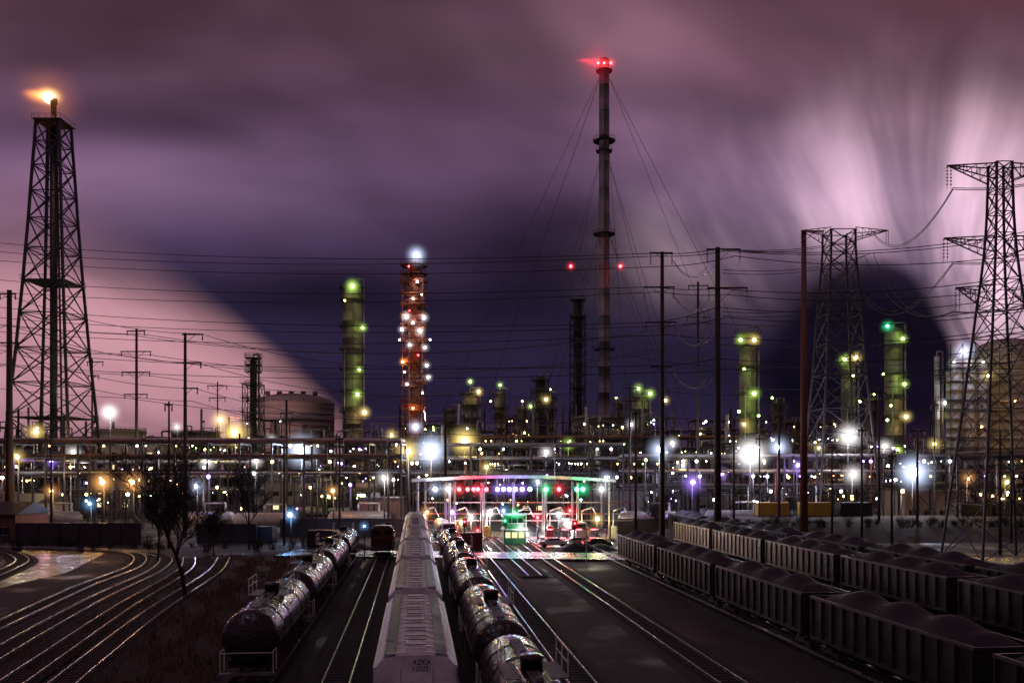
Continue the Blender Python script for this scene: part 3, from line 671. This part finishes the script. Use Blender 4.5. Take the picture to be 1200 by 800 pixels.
def spot(pos,tgt,P,ang,colr,name='floodlight'):
    b=MB(); pos=Vector(pos); tgt=Vector(tgt); dr=(tgt-pos).normalized()
    b.beam((pos.x,pos.y,0),(pos.x,pos.y,pos.z-.3),.12,'galv',8); b.beam(pos-dr*.5,pos,.25,'galv',10,.5)
    o=b.obj(name,(pos.x,pos.y,0)); l=bpy.data.lights.new('floodlight_beam','SPOT'); l.energy=P; l.spot_size=math.radians(ang); l.spot_blend=.6; l.color=colr; l.shadow_soft_size=.5
    lo=bpy.data.objects.new('floodlight_beam',l); link(lo); lo.parent=o; lo.location=pos+dr*.3-o.location; lo.rotation_euler=dr.to_track_quat('-Z','Y').to_euler()
spot((c.x-75,c.y-110,28),(c.x,c.y,120),800000,52,(1,.84,.86))

# ---------------------------------------------------------------- tanks & buildings
def tank(px,ytop,d,wpx,k='tan',dome=.12,name='storage_tank',nubs=False):
    c=W(px,ytop,d); r=wpx*d/F/2; b=MB(); zt=c.z; pr=[(0,r)]; zw=zt-r*dome*1.2; z=0
    while z<zw-3: z+=2.6; pr+=[(z-.03,r),(z-.03,r+.03),(z+.03,r+.03),(z+.03,r)]
    pr+=[(zw,r),(zw,r+.25),(zw+.3,r+.25)]+[(zw+.3+(zt-zw)*math.sin(t),r*math.cos(t)+.01) for t in [math.pi/2*i/6 for i in range(7)]]
    b.lathe((c.x,c.y,0),(0,0,1),pr,k,40)
    n=40
    for i in range(n):
        t=2*math.pi*i/n; t2=2*math.pi*(i+1)/n
        b.beam((c.x+r*math.cos(t),c.y+r*math.sin(t),zw),(c.x+r*math.cos(t),c.y+r*math.sin(t),zw+1.3),.06,'steel'); b.beam((c.x+r*math.cos(t),c.y+r*math.sin(t),zw+1.3),(c.x+r*math.cos(t2),c.y+r*math.sin(t2),zw+1.3),.06,'steel')
    if nubs:
        for i in range(5): b.box((c.x+r*(-.6+i*.3),c.y-r*.3,zt+.1),(1.8,1.8,1.8),'steel')
    for i in range(int(zw/.8)):
        t=-2.6+i*.8*1.3/r; b.box((c.x+(r+.5)*math.cos(t),c.y+(r+.5)*math.sin(t),.8*i),(1,.5,.1),'steel',t)
    return b.obj(name,(c.x,c.y,0))
tank(345,462,380,92,'conc',.22,nubs=True); spot((W(250,0,330).x,320,30),W(345,480,370),60000,60,(1,.5,.5))
tank(140,503,260,58,'tan',.1); tank(700,487,330,60,'conc',.12); tank(1015,530,300,60,'tan',.1); tank(230,505,330,55,'conc',.1)
o=tank(1180,398,250,78,'tan',.45,name='silo'); lamp_at(W(1158,440,222),'y',.3,.8,3.4,1000,o); lamp_at(W(1190,470,222),'o',.25,.6,3,1200,o); lamp_at(W(1150,500,222),'o',.3,.6,3,1800,o)
for px in(1118,1136,1152):
    o=tank(px,432,235,17,'grey',.5,name='silo'); lamp_at(W(px,425,228),'w',.3,1.0,2.6,500,o)
lamp_at(W(1130,412,228),'b',.6,2,5,900,o)
b=MB(); c=W(1140,550,228)
for z in range(0,42,5):
    b.box((c.x,c.y-3,z),(16,2.4,.2),'steel')
    for k in range(6): b.beam((c.x-8+k*3.2,c.y-4.1,z),(c.x-8+k*3.2,c.y-4.1,z+5),.12,'steel')
    b.beam((c.x-8,c.y-4.1,z+1.1),(c.x+8,c.y-4.1,z+1.1),.06,'steel'); b.beam((c.x-8,c.y-4.1,z),(c.x-4.8,c.y-4.1,z+5),.08,'steel'); b.beam((c.x+8,c.y-4.1,z),(c.x+4.8,c.y-4.1,z+5),.08,'steel')
b.obj('silo_access_frame',(c.x,c.y,0))
def building(px0,px1,ytop,d,dep,k='tan',name='industrial_building',roof='flat',win=True,lit=.2):
    x0=W(px0,0,d).x; x1=W(px1,0,d).x; zt=z_(ytop,d); b=MB(); cx=(x0+x1)/2; w_=x1-x0
    b.box((cx,d+dep/2,zt/2),(w_,dep,zt),k)
    if roof=='gable':
        b.add([(x0-.4,d-.4,zt+.01),(x1+.4,d-.4,zt+.01),(x1+.4,d+dep+.4,zt+.01),(x0-.4,d+dep+.4,zt+.01),(x0-.4,d+dep/2,zt+2),(x1+.4,d+dep/2,zt+2)],[(0,1,5,4),(2,3,4,5),(0,4,3),(1,2,5)],'steel')
    else:
        b.box((cx,d+dep/2,zt+.2),(w_+.3,dep+.3,.4),'galv')
        for i in range(max(1,int(w_/7))): b.box((x0+3+i*7,d+dep/2,zt+.9),(1.8,1.8,1),'grey')
    n=int((w_-.4)/.9)
    for i in range(n): b.box((x0+.5+i*.9,d-.03,zt/2),(.1,.06,zt-.2),k)
    if win:
        for f in range(max(1,int(zt/3.6))):
            for i in range(max(1,int(w_/3.6))):
                x=x0+1.8+i*3.6
                if x>x1-1:break
                z=1.9+f*3.6
                b.box((x,d-.10,z),(1.5,.05,1.2),'eks' if R()<lit else 'glass')
                b.box((x,d-.12,z-.68),(1.7,.16,.1),'conc'); b.box((x,d-.12,z+.68),(1.7,.12,.1),'conc'); b.box((x,d-.14,z),(.06,.03,1.2),'conc')
    b.box((x1-1.5,d-.08,1.1),(1.1,.08,2.2),'steel')
    return b.obj(name,(cx,d,0))
building(-60,18,603,140,10,'brick','brick_building','gable')
building(110,190,522,245,15,'tan','control_building')
building(300,395,565,230,14,'conc','control_building'); building(560,660,560,225,14,'conc','pump_house')
building(1060,1130,575,200,12,'tan','warehouse','gable'); building(800,860,560,230,12,'conc','control_building')
building(-80,40,590,180,14,'conc','workshop','gable'); building(420,470,585,190,10,'brick','brick_building')
building(690,760,575,200,12,'conc','pump_house')
# ---------------------------------------------------------------- process units
def unit(px,d,wpx,ytop,seed,dep=12,name='process_unit',lc='ywgo'):
    rn=random.Random(seed); c=W(px,550,d); pm=d/F; w_=wpx*pm; zt=z_(ytop,d); b=MB(); x0=c.x-w_/2
    nx=max(2,int(w_/6)); sx=w_/nx; fl=rn.uniform(4.2,5.5); nf=max(2,int(zt/fl)); fl=zt/nf
    tops=[rn.choice((nf,nf,nf-1,max(1,nf-2))) for _ in range(nx)]
    for i in range(nx+1):
        hh=max(tops[max(0,i-1)],tops[min(nx-1,i)])*fl
        for y in(d,d+dep): b.box((x0+i*sx,y,hh/2),(.35,.35,hh),'steel')
    for i in range(nx):
        for f in range(1,tops[i]+1):
            z=f*fl; xa=x0+i*sx; xb=xa+sx
            for y in(d,d+dep): b.box(((xa+xb)/2,y,z-.02),(sx-.36,.25,.35),'steel')
            b.box(((xa+xb)/2,d+dep/2,z+.22),(sx,dep,.08),'galv')
            for hh in(.6,1.1): b.beam((xa,d-.1,z+.2+hh),(xb,d-.1,z+.2+hh),.04,'yellow' if seed%3==0 else 'galv')
            for t in range(4): b.beam((xa+sx*t/4,d-.1,z+.2),(xa+sx*t/4,d-.1,z+1.3),.035,'galv')
            if rn.random()<.4: b.beam((xa,d,z-fl),(xb,d,z),.12,'steel')
            if rn.random()<.4: b.beam((xb,d,z-fl),(xa,d,z),.12,'steel')
            q=rn.random()
            if q<.35:
                r=rn.uniform(.6,1.2); b.lathe((xa+.5,d+2.5,z-fl+r+.6),(1,0,0),[(0,.1),(.3,r*.8),(.7,r),(sx-1.7,r),(sx-1.3,r*.8),(sx-1,.1)],rn.choice(('alu','grey','grey','tan')),16)
            elif q<.6:
                r=rn.uniform(.5,1.1); b.lathe((xa+sx/2,d+2.5,z-fl),(0,0,1),[(0,.3),(.5,r),(fl-1.4,r),(fl-.9,r*.6),(fl-.7,.1)],rn.choice(('alu','grey','tan','rust')),14)
            elif q<.85:
                for t in range(5): zz=z-fl+.8+.6*t; b.beam((xa,d+1.2,zz),(xb,d+1.2,zz),rn.uniform(.1,.22),rn.choice(('alu','grey','rust')),8,smooth=True)
            for t in range(rn.choice((0,1,2,3,3))):
                k=rn.choice(lc); b.ball((rn.uniform(xa,xb),d-.5,z-.5-rn.random()*1.2),rn.choice((.1,.14,.18,.22,.34)),'e'+k,6)
    for t in range(int(w_*1.1)):
        x=x0+rn.random()*w_; z0=rn.uniform(0,zt*.5); z1=rn.uniform(zt*.5,zt*1.08); y=d+rn.uniform(-1.2,dep*.5); r=rn.uniform(.08,.25); dxx=rn.choice((-1,1))*rn.uniform(1,5)
        b.path([(x,y,z0),(x,y,z1),(x+dxx,y,z1),(x+dxx,y,z1-rn.uniform(1,6))],r,rn.choice(('alu','grey','steel','steel')),7)
    for t in range(int(w_/7)):
        x=x0+rn.random()*w_; hz=zt+rn.uniform(1,9); b.lathe((x,d+dep*.6,0),(0,0,1),[(0,.5),(hz,.4),(hz+.3,.38)],rn.choice(('alu','steel','grey')),12)
    return b.obj(name,(c.x,d,0))
S=11
for px,dd,wp,yt in((30,240,90,515),(135,290,110,512),(235,300,90,505),(300,330,60,492),(330,260,90,525),(410,280,70,505),(470,320,80,500),(540,280,80,498),(600,300,80,505),(655,260,70,500),(720,290,80,495),(760,240,60,490),(815,290,90,505),(870,225,70,520),(930,270,90,510),(990,225,80,525),(1050,235,80,520),(1120,270,80,500),(1190,210,90,545),(480,230,90,530),(580,215,90,538),(680,205,80,540),(180,225,90,545),(90,210,90,555),(395,215,100,548),(800,200,90,550),(910,205,70,555),(-20,230,80,530),(860,310,90,492),(640,330,90,490),(960,320,80,495),(20,320,90,500)):
    S+=1; unit(px,dd,wp,yt,S,lc=random.choice(('ywo','wbp','ygw','ooy','bwp','gyw')))
def rack(px0,px1,d,ytop,seed,dep=7,name='pipe_rack',lc='yow'):
    rn=random.Random(seed); x0=W(px0,0,d).x; x1=W(px1,0,d).x; zt=z_(ytop,d); b=MB(); n=int((x1-x0)/6.5)
    lvz=[zt,zt-3.2,zt-6.4]
    for i in range(n+1):
        x=x0+(x1-x0)*i/n
        for y in(d,d+dep): b.box((x,y,zt/2),(.35,.35,zt),'steel')
        for z in lvz: b.box((x,d+dep/2,z),(.3,dep,.35),'steel')
        if i%4==1: b.beam((x,d,.3),(x+(x1-x0)/n,d,zt-6.4),.12,'steel'); b.beam((x+(x1-x0)/n,d,.3),(x,d,zt-6.4),.12,'steel')
        if i%3==0: b.box((x,d,zt+1),(.3,.3,2.2),'steel')
    for z in lvz:
        for y in(d,d+dep): b.box(((x0+x1)/2,y,z+.35),(x1-x0,.2,.25),'steel')
        y=d+.3
        while y<d+dep:
            r=rn.choice((.1,.15,.2,.3,.38)); b.beam((x0,y,z+.5+r),(x1,y,z+.5+r),r,rn.choice(('alu','alu','grey','tan','rust','steel')),8,smooth=True); y+=2*r+.25
    for i in range(int((x1-x0)/1.7)):
        x=rn.uniform(x0,x1); z=rn.choice(lvz)-.4
        if rn.random()<.5: b.ball((x,d-.5,z),rn.choice((.1,.14,.2,.3)),'e'+rn.choice(lc),6)
        if rn.random()<.4: b.path([(x,d+1,z+1),(x,d-.4,z+1),(x,d-.4,rn.uniform(0,z-2))],rn.uniform(.08,.2),rn.choice(('alu','steel','rust')),7)
    return b.obj(name,((x0+x1)/2,d,0))
rack(-60,470,172,520,3); rack(480,730,195,524,4,lc='wpb'); rack(730,1260,182,538,5,lc='wbyp'); rack(-60,300,200,545,6,lc='oyo'); rack(540,900,240,515,9,lc='ywg')
for px,dd,k in((60,165,'grey'),(240,165,'alu'),(310,160,'tan'),(420,165,'grey'),(760,165,'alu'),(860,170,'grey')):
    c=W(px,0,dd); b=MB(); b.lathe((c.x-6,c.y,2.6),(1,0,0),[(0,.05),(.3,.8),(1,1.35),(11,1.35),(11.7,.8),(12,.05)],k,24)
    for s in(-3.5,3.5): b.box((c.x+s,c.y,.65),(.5,2.2,1.3),'conc')
    b.path([(c.x,c.y,3.9),(c.x,c.y,5.5),(c.x+4,c.y,5.5),(c.x+4,c.y,0)],.2,'alu',8); b.obj('pressure_vessel',(c.x,c.y,0))
ML=[(42,506,200,'y',.45,1.5,4,2500),(128,483,230,'w',.5,2,5,2500),(120,565,150,'o',.4,1.6,3.6,1500),(155,565,150,'o',.4,1.6,3.6,1500),(86,530,190,'w',.35,1.2,3.2,1500),(60,540,180,'p',.3,.9,3,1500),
(258,492,210,'y',.5,1.6,4.4,3000),(275,507,195,'y',.65,2.2,5.5,4500),(207,500,220,'w',.3,.9,3,0),(243,541,180,'w',.4,1.2,3.4,1500),(300,540,185,'w',.35,1,3,1500),(353,528,185,'b',.75,2.8,6.5,7000),(318,515,220,'w',.3,.9,3,0),
(459,510,230,'y',.35,1.1,3.6,1500),(478,529,185,'y',.6,2,5,4000),(505,528,185,'b',.8,3,6.5,6000),(544,517,200,'y',.75,2.6,6,4500),(640,530,200,'w',.4,1.1,3.4,1500),(666,520,210,'g',.35,.9,3.2,1200),(630,565,175,'b',.3,1,3,2000),
(740,497,220,'w',.3,.8,3,0),(773,527,170,'b',.55,1.8,4.4,3500),(788,519,200,'w',.35,1,3,0),(880,532,175,'w',1.0,3.2,6.2,5500),(912,524,190,'b',.6,2.0,4.6,3000),(995,511,180,'w',.7,2.4,5,4000),(1037,523,200,'w',.4,1.3,3.6,1500),
(1071,553,165,'b',.85,3,6,4200),(1000,556,170,'w',.4,1.4,4,1500),(935,545,180,'p',.35,.9,3,1200),(812,565,160,'p',.4,1.3,4,2000),(800,545,190,'b',.35,1,3,1500),(1095,520,190,'y',.35,1,3,0),(845,555,190,'p',.35,1,3.2,2000),
(20,535,165,'y',.35,1,3,1500),(185,530,190,'w',.25,.7,2.6,1000),(60,575,150,'o',.3,.8,2.6,800),(230,570,155,'b',.3,.9,3,1200),(390,575,160,'o',.3,.8,2.6,1200),(450,560,160,'w',.3,1,3,1500),(1135,560,165,'o',.3,.8,2.8,1200),(960,525,220,'y',.35,.9,3,0),(1180,565,160,'y',.3,.8,2.6,900),(710,560,175,'b',.3,.9,3,1500),(570,547,190,'y',.35,.9,3,1200),(105,590,155,'c',.25,.8,2.6,600),(340,603,140,'c',.35,1.3,2.4,900),(20,600,150,'o',.2,.6,2,0)]
for m in ML: mast(*m)
for i in range(50):
    px=U(-20,1220); mast(px,U(535,600),U(165,215),random.choice('owybpywo'),U(.18,.34),.3,2,random.choice((0,0,700)),'yard_lamp')
# ---------------------------------------------------------------- loading canopy
d=143; b=MB(); x0=W(482,0,d).x; x1=W(722,0,d).x; n=14
prev=None
for i in range(n+1):
    t=i/n; x=x0+(x1-x0)*t; z=9.9+.65*math.sin(math.pi*t)
    if prev:
        xa,za=prev; vs=[(xa,d,za),(x,d,z),(x,d+14,z),(xa,d+14,za),(xa,d,za+.5),(x,d,z+.5),(x,d+14,z+.5),(xa,d+14,za+.5)]
        b.add(vs,[(3,2,1,0),(4,5,6,7),(0,1,5,4),(2,3,7,6)],'white')
        b.beam((xa,d-.2,za-1.4),(x,d-.2,z-1.4),.09,'steel'); b.beam((xa,d-.2,za-1.4),(x,d-.2,z),.07,'steel'); b.beam((x,d-.2,z-1.4),(x,d-.2,z),.07,'steel')
    prev=(x,z)
b.add([(x0,d,9.9),(x0,d+14,9.9),(x0,d+14,10.4),(x0,d,10.4)],[(0,1,2,3)],'grey'); b.add([(x1,d,9.9),(x1,d+14,9.9),(x1,d+14,10.4),(x1,d,10.4)],[(3,2,1,0)],'grey')
for i in range(7):
    x=x0+1+(x1-x0-2)*i/6
    for y in(d+.6,d+13.2): b.beam((x,y,0),(x,y,9.8),.22,'grey',10)
    b.box((x,d+7,.25),(1.6,12,.3),'conc')
    b.path([(x+.8,d+2,0),(x+.8,d+2,5),(x+2.6,d+2,5.6),(x+3.4,d+2,4)],.12,'alu',8)
    b.box((x+.8,d+2,1.4),(.9,.7,2.0),random.choice(('redp','white','yellow')))
    for zz in (3,4.2,6.2): b.beam((x,d+8,zz),(x+5,d+8,zz),.12,random.choice(('alu','rust','grey')),8)
can=b.obj('loading_canopy',(0,d,0))
for px,k,P in((510,'b',500),(538,'r',400),(560,'r',500),(583,'p',300),(597,'p',300),(612,'p',300),(640,'G',300),(683,'G',400),(705,'w',300),(548,'r',0),(555,'r',0),(621,'c',0),(655,'r',300),(676,'G',0),(525,'w',300),(570,'r',0),(604,'c',0),(590,'c',0)):
    lamp_at(W(px,573,d-.8),k,.36,1.0 if P else .5,2.4,P,can)
for px,py,k,P,r in((541,612,'y',2500,.35),(552,606,'w',1500,.3),(574,601,'w',2500,.45),(590,598,'c',0,.25),(606,612,'w',2500,.35),(630,606,'r',900,.25),(655,603,'w',2000,.35),(668,598,'r',900,.25),(700,608,'y',1600,.3),(530,600,'p',1500,.3),(560,622,'r',1500,.2),(617,626,'w',1500,.25),(500,600,'o',1500,.25),(685,622,'o',1000,.25),(596,624,'o',800,.2),(640,618,'w',1200,.25)):
    mast(px,py,d+U(1,9),k,r,1.1,2.2,P*.6,'bollard_lamp')
d=138; c=W(603,0,d); b=MB()
b.box((c.x,c.y,1.2),(3.6,3,2.4),'green'); b.box((c.x,c.y,2.45),(4.4,3.8,.16),'white'); b.box((c.x,c.y,3.6),(3.0,2.6,2.1),'green'); b.box((c.x,c.y,4.75),(3.9,3.4,.18),'white')
for s in(-1,0,1): b.box((c.x+s*1.1,c.y-1.53,1.55),(.85,.06,.9),'eks'); b.box((c.x+s*.9,c.y-1.33,3.75),(.75,.06,1.0),'glass')
for s in(-1,1):
    b.box((c.x+s*1.83,c.y,1.55),(.05,1.6,.9),'eks'); b.beam((c.x+s*1.85,c.y-1.6,0),(c.x+s*1.85,c.y-1.6,4.7),.08,'white',6)
b.beam((c.x-2.0,c.y-1.8,3.4),(c.x+2.0,c.y-1.8,3.4),.05,'white'); bo=b.obj('guard_booth',(c.x,c.y,0)); lamp_at((c.x,c.y-2.1,5.1),'G',.2,.9,2,220,bo); lamp_at((c.x+1,c.y-2.2,2.7),'w',.15,.8,1.5,200,bo)
for px0,px1,dd,z in((620,700,136,1.1),(528,560,136,1.1),(560,590,139,1.0),(640,712,140,2.2)):
    a=W(px0,0,dd).x; c2=W(px1,0,dd).x; b=MB(); b.box(((a+c2)/2,dd,z),(c2-a,.12,.16),'white')
    n=int((c2-a)/1.2)
    for i in range(n): b.box((a+.6+i*1.2,dd-.07,z),(.8,.03,.17),'er' if z>1.0 and i%2==0 else 'redp')  # alternate panels glow red, added in place of car light trails
    for i in range(4): x=a+.2+(c2-a-.4)*i/3; b.box((x,dd+.1,z/2),(.14,.14,z),'redp')
    b.obj('barrier',((a+c2)/2,dd,0))
def car(px,d,rot,k='white'):
    b=MB(); prof=[(-2.25,.35),(-2.25,.85),(-2.0,.98),(-1.25,1.02),(-.7,1.45),(.75,1.47),(1.45,1.05),(2.1,.9),(2.25,.7),(2.25,.35)]
    n=len(prof); wv=[.8,.86,.86,.84,.66,.66,.84,.86,.86,.8]
    vs=[(y,s*wv[i],z) for s in(-1,1) for i,(y,z) in enumerate(prof)]
    b.add(vs,[(i,(i+1)%n,n+(i+1)%n,n+i) for i in range(n)]+[tuple(range(n-1,-1,-1)),tuple(range(n,2*n))],k)
    for s in(-1,1):
        b.add([(-1.1,s*.82,1.06),(-.66,s*.71,1.39),(.7,s*.71,1.41),(1.28,s*.82,1.08)],[(0,1,2,3)],'glass')
        for y in(-1.4,1.4): b.lathe((y,s*.68,.32),(0,s,0),[(0,.32),(.19,.32),(.2,.2),(.17,.18)],'rub',16)
        b.box((2.22,s*.6,.72),(.08,.32,.14),'ew'); b.box((-2.24,s*.62,.82),(.06,.3,.14),'er')
    b.add([(1.40,-.74,1.10),(1.40,.74,1.10),(.82,.62,1.45),(.82,-.62,1.45)],[(0,1,2,3)],'glass')
    b.add([(-1.26,-.74,1.07),(-1.26,.74,1.07),(-.78,.62,1.43),(-.78,-.62,1.43)],[(3,2,1,0)],'glass')
    o=b.obj('parked_car'); o.location=(W(px,0,d).x,d,.02); o.rotation_euler=(0,0,rot)
car(648,132,.1,'white'); car(676,133,3.2,'grey'); car(545,131,.2,'redp'); car(700,131,0,'steel'); car(395,150,.1,'white')
def truck(px,d,rot):
    b=MB(); b.lathe((-5.5,0,2.3),(1,0,0),[(0,.1),(.15,.9),(.4,1.15),(8.6,1.15),(8.85,.9),(9,.1)],'alu',20)
    b.box((-1.2,0,1.05),(9.2,.9,.25),'under'); b.box((4.9,0,1.9),(1.9,2.3,2.5),'white'); b.box((6.3,0,1.35),(1.1,1.9,1.3),'white'); b.box((5.87,0,2.5),(.06,2,.8),'glass')
    for y in(-1.18,1.18): b.box((5.0,y,2.5),(1.0,.04,.75),'glass')
    for x in(-4.6,-3.4,2.6,3.8,6.2):
        for s in(-1,1): b.lathe((x,s*.8,.52),(0,s,0),[(0,.52),(.35,.52),(.36,.3)],'rub',16)
    o=b.obj('tanker_truck'); o.location=(W(px,0,d).x,d,.02); o.rotation_euler=(0,0,rot)
truck(520,147,-1.35); truck(670,148,-1.4)
def cont(px,d,k,rot=0,z=0):
    b=MB(); b.box((0,0,1.35),(6.06,2.38,2.5),k)
    for i in range(20):
        for s in(-1,1): b.box((-2.85+i*.3,s*1.2,1.35),(.14,.05,2.3),k)
    for x in(-3,3):
        for y in(-1.16,1.16): b.box((x,y,1.35),(.16,.16,2.7),'steel')
    b.box((3.03,0,1.35),(.04,.05,2.4),'steel')
    for y in(-.6,.6): b.beam((3.08,y,.2),(3.08,y,2.5),.03,'galv')
    o=b.obj('shipping_container'); o.location=(W(px,0,d).x,d,z); o.rotation_euler=(0,0,rot)
for px,k,z in((905,'yellow',3.1),(955,'yellow',3.1),(1000,'under',3.1),(1140,'under',3.1),(1180,'steel',3.1)): cont(px,164,k,.05,z)
cont(540,128,'rust',.2); cont(300,142,'steel'); cont(385,133,'steel',.1)
def wall(px0,px1,d,h,k='steel',name='perimeter_wall'):
    a=W(px0,0,d).x;c2=W(px1,0,d).x; b=MB(); b.box(((a+c2)/2,d,h/2),(c2-a,.25,h),k); b.box(((a+c2)/2,d,h+.06),(c2-a+.1,.4,.12),k)
    n=int((c2-a)/3)
    for i in range(n+1): b.box((a+(c2-a)*i/n,d-.16,h/2),(.35,.2,h),k)
    b.obj(name,((a+c2)/2,d,0))
wall(20,165,136,3.4); wall(232,300,140,3.0); wall(-120,10,150,2.6,'steel'); wall(330,478,152,3.2); wall(725,1000,158,2.8)
b=MB()
x=-120
while x<120:
    if not(-18<x<22):
        y=160; b.beam((x,y,0),(x,y,2.6),.05,'galv')
        for z in(.1,1.3,2.5): b.beam((x,y,z),(x+3,y,z),.03,'galv')
        for i in range(6): b.beam((x+i*.5,y,.1),(x+i*.5+1.2,y,2.5),.012,'galv',3); b.beam((x+i*.5+1.2,y,.1),(x+i*.5,y,2.5),.012,'galv',3)
    x+=3
b.obj('chain_link_fence')
b=MB(); nx=60; vs=[]
prof=[(0,0),(5,1.3),(10,2.6),(14,3.1),(26,3.1),(30,0)]
for i in range(nx+1):
    x=24+i*3
    for y,z in prof: vs.append((x,138+y+U(-.3,.3)+ (i*.1),max(0,z*min(1,i/4)+ (U(-.25,.25) if z>0 and z<3 else 0))))
m=len(prof); b.add(vs,[(i*m+j,(i+1)*m+j,(i+1)*m+j+1,i*m+j+1) for i in range(nx) for j in range(m-1)],'soil',True); b.obj('embankment')
b=MB()
def scrub(x,y,z0,h):
    for _ in range(26):
        t=U(0,6.28); l=U(.4,1)*h; dxx,dyy=math.cos(t)*l*.55,math.sin(t)*l*.55
        p=Vector((x+U(-.4,.4),y+U(-.4,.4),z0)); q=p+Vector((dxx*.5,dyy*.5,l*.6)); b.beam(p,q,.03,'bark',3,.02,cap=False)
        for _ in range(3): b.beam(q,q+Vector((U(-.5,.5)*h*.6,U(-.5,.5)*h*.6,U(.2,.5)*h)),.018,'bark',3,.01,cap=False)
for i in range(150): x=U(28,140); scrub(x,147+(x-24)/30+U(-4,3),2.1,U(.8,2.2))
for i in range(30): scrub(U(-75,-26),U(124,134),0,U(.8,2.2))
b.obj('scrub')
b=MB()
for cx,cy,r,h in((9.5,125,4,1.5),(13,127,3,1.1),(-24,128,5,1.4)):
    n=14; vs=[(cx,cy,h)]
    for k in(.35,.7,1):
        for i in range(n): t=2*math.pi*i/n; rr=r*k*(1+U(-.1,.1)); vs.append((cx+rr*math.cos(t),cy+rr*math.sin(t)*.7,max(0,h*(1-k)**.8*U(.85,1.1))))
    fs=[(0,1+i,1+(i+1)%n) for i in range(n)]
    for k in range(2): fs+=[(1+k*n+i,1+(k+1)*n+i,1+(k+1)*n+(i+1)%n,1+k*n+(i+1)%n) for i in range(n)]
    b.add(vs,fs,'coal',True)
b.obj('gravel_heap')
def sig(a,d,k):
    p=TR(a,d); b=MB(); b.beam((p.x,p.y,0),(p.x,p.y,4.2),.07,'galv',8); b.box((p.x,p.y-.1,4.4),(.4,.25,.9),'under'); b.box((p.x,p.y+.1,4.4),(.7,.04,1.2),'under')
    for z in(4.65,4.2): b.box((p.x,p.y-.3,z+.12),(.3,.25,.03),'under')
    o=b.obj('railway_signal',(p.x,p.y,0)); lamp_at((p.x,p.y-.25,4.6),k,.13,.9,1.2,0,o)
sig(-6.7,112,'c'); sig(7,122,'r'); sig(13,124,'G'); sig(22,118,'r')
def xing(a,d):
    p=TR(a,d); b=MB(); b.beam((p.x,p.y,0),(p.x,p.y,3.6),.07,'white',8)
    for s in(-1,1): b.beam((p.x-s*.55,p.y-.1,2.7),(p.x+s*.55,p.y-.1,3.5),.07,'white')
    b.box((p.x,p.y-.12,2.2),(1.3,.06,.12),'under')
    for s in(-.5,.5): b.lathe((p.x+s,p.y-.15,2.2),(0,-1,0),[(0,.22),(.1,.22),(.12,.15)],'under',12)
    b.obj('crossing_sign',(p.x,p.y,0))
xing(-11.3,108); xing(21,105)
# ---------------------------------------------------------------- trees
def tree(px,py,d,h,seed,name='bare_tree'):
    rn=random.Random(seed); g0=W(px,py,d); base=Vector((g0.x,g0.y,0)); b=MB()
    def br(p,dr,L,r,lev):
        q=p; n=4
        for i in range(n):
            nd=(dr+Vector((rn.uniform(-.16,.16),rn.uniform(-.16,.16),rn.uniform(0,.10)))).normalized(); q2=q+nd*L/n; r2=r*.84
            b.beam(q,q2,max(.022,r),'bark',6 if r>.05 else 3,max(.02,r2),cap=False); q=q2; r=r2; dr=nd
            if lev<4 and (i>=1 or lev>0):
                for _ in range(2 if lev<3 else 1):
                    t=rn.uniform(0,6.28); o=Vector((math.cos(t),math.sin(t),.2))*rn.uniform(.7,1.25)
                    br(q,(dr+o).normalized(),L*rn.uniform(.42,.66),max(.02,r*.6),lev+1)
    br(base,Vector((0,0,1)),h*.56,h*.016,0)
    return b.obj(name,(base.x,base.y,0))
tree(217,700,80,14.5,4); tree(292,640,128,13,8); tree(185,655,112,10,15); tree(770,620,140,8,21); tree(250,650,118,7,33)
print('objs',len(bpy.data.objects),'faces',sum(len(o.data.polygons) for o in bpy.data.objects if o.type=='MESH'))
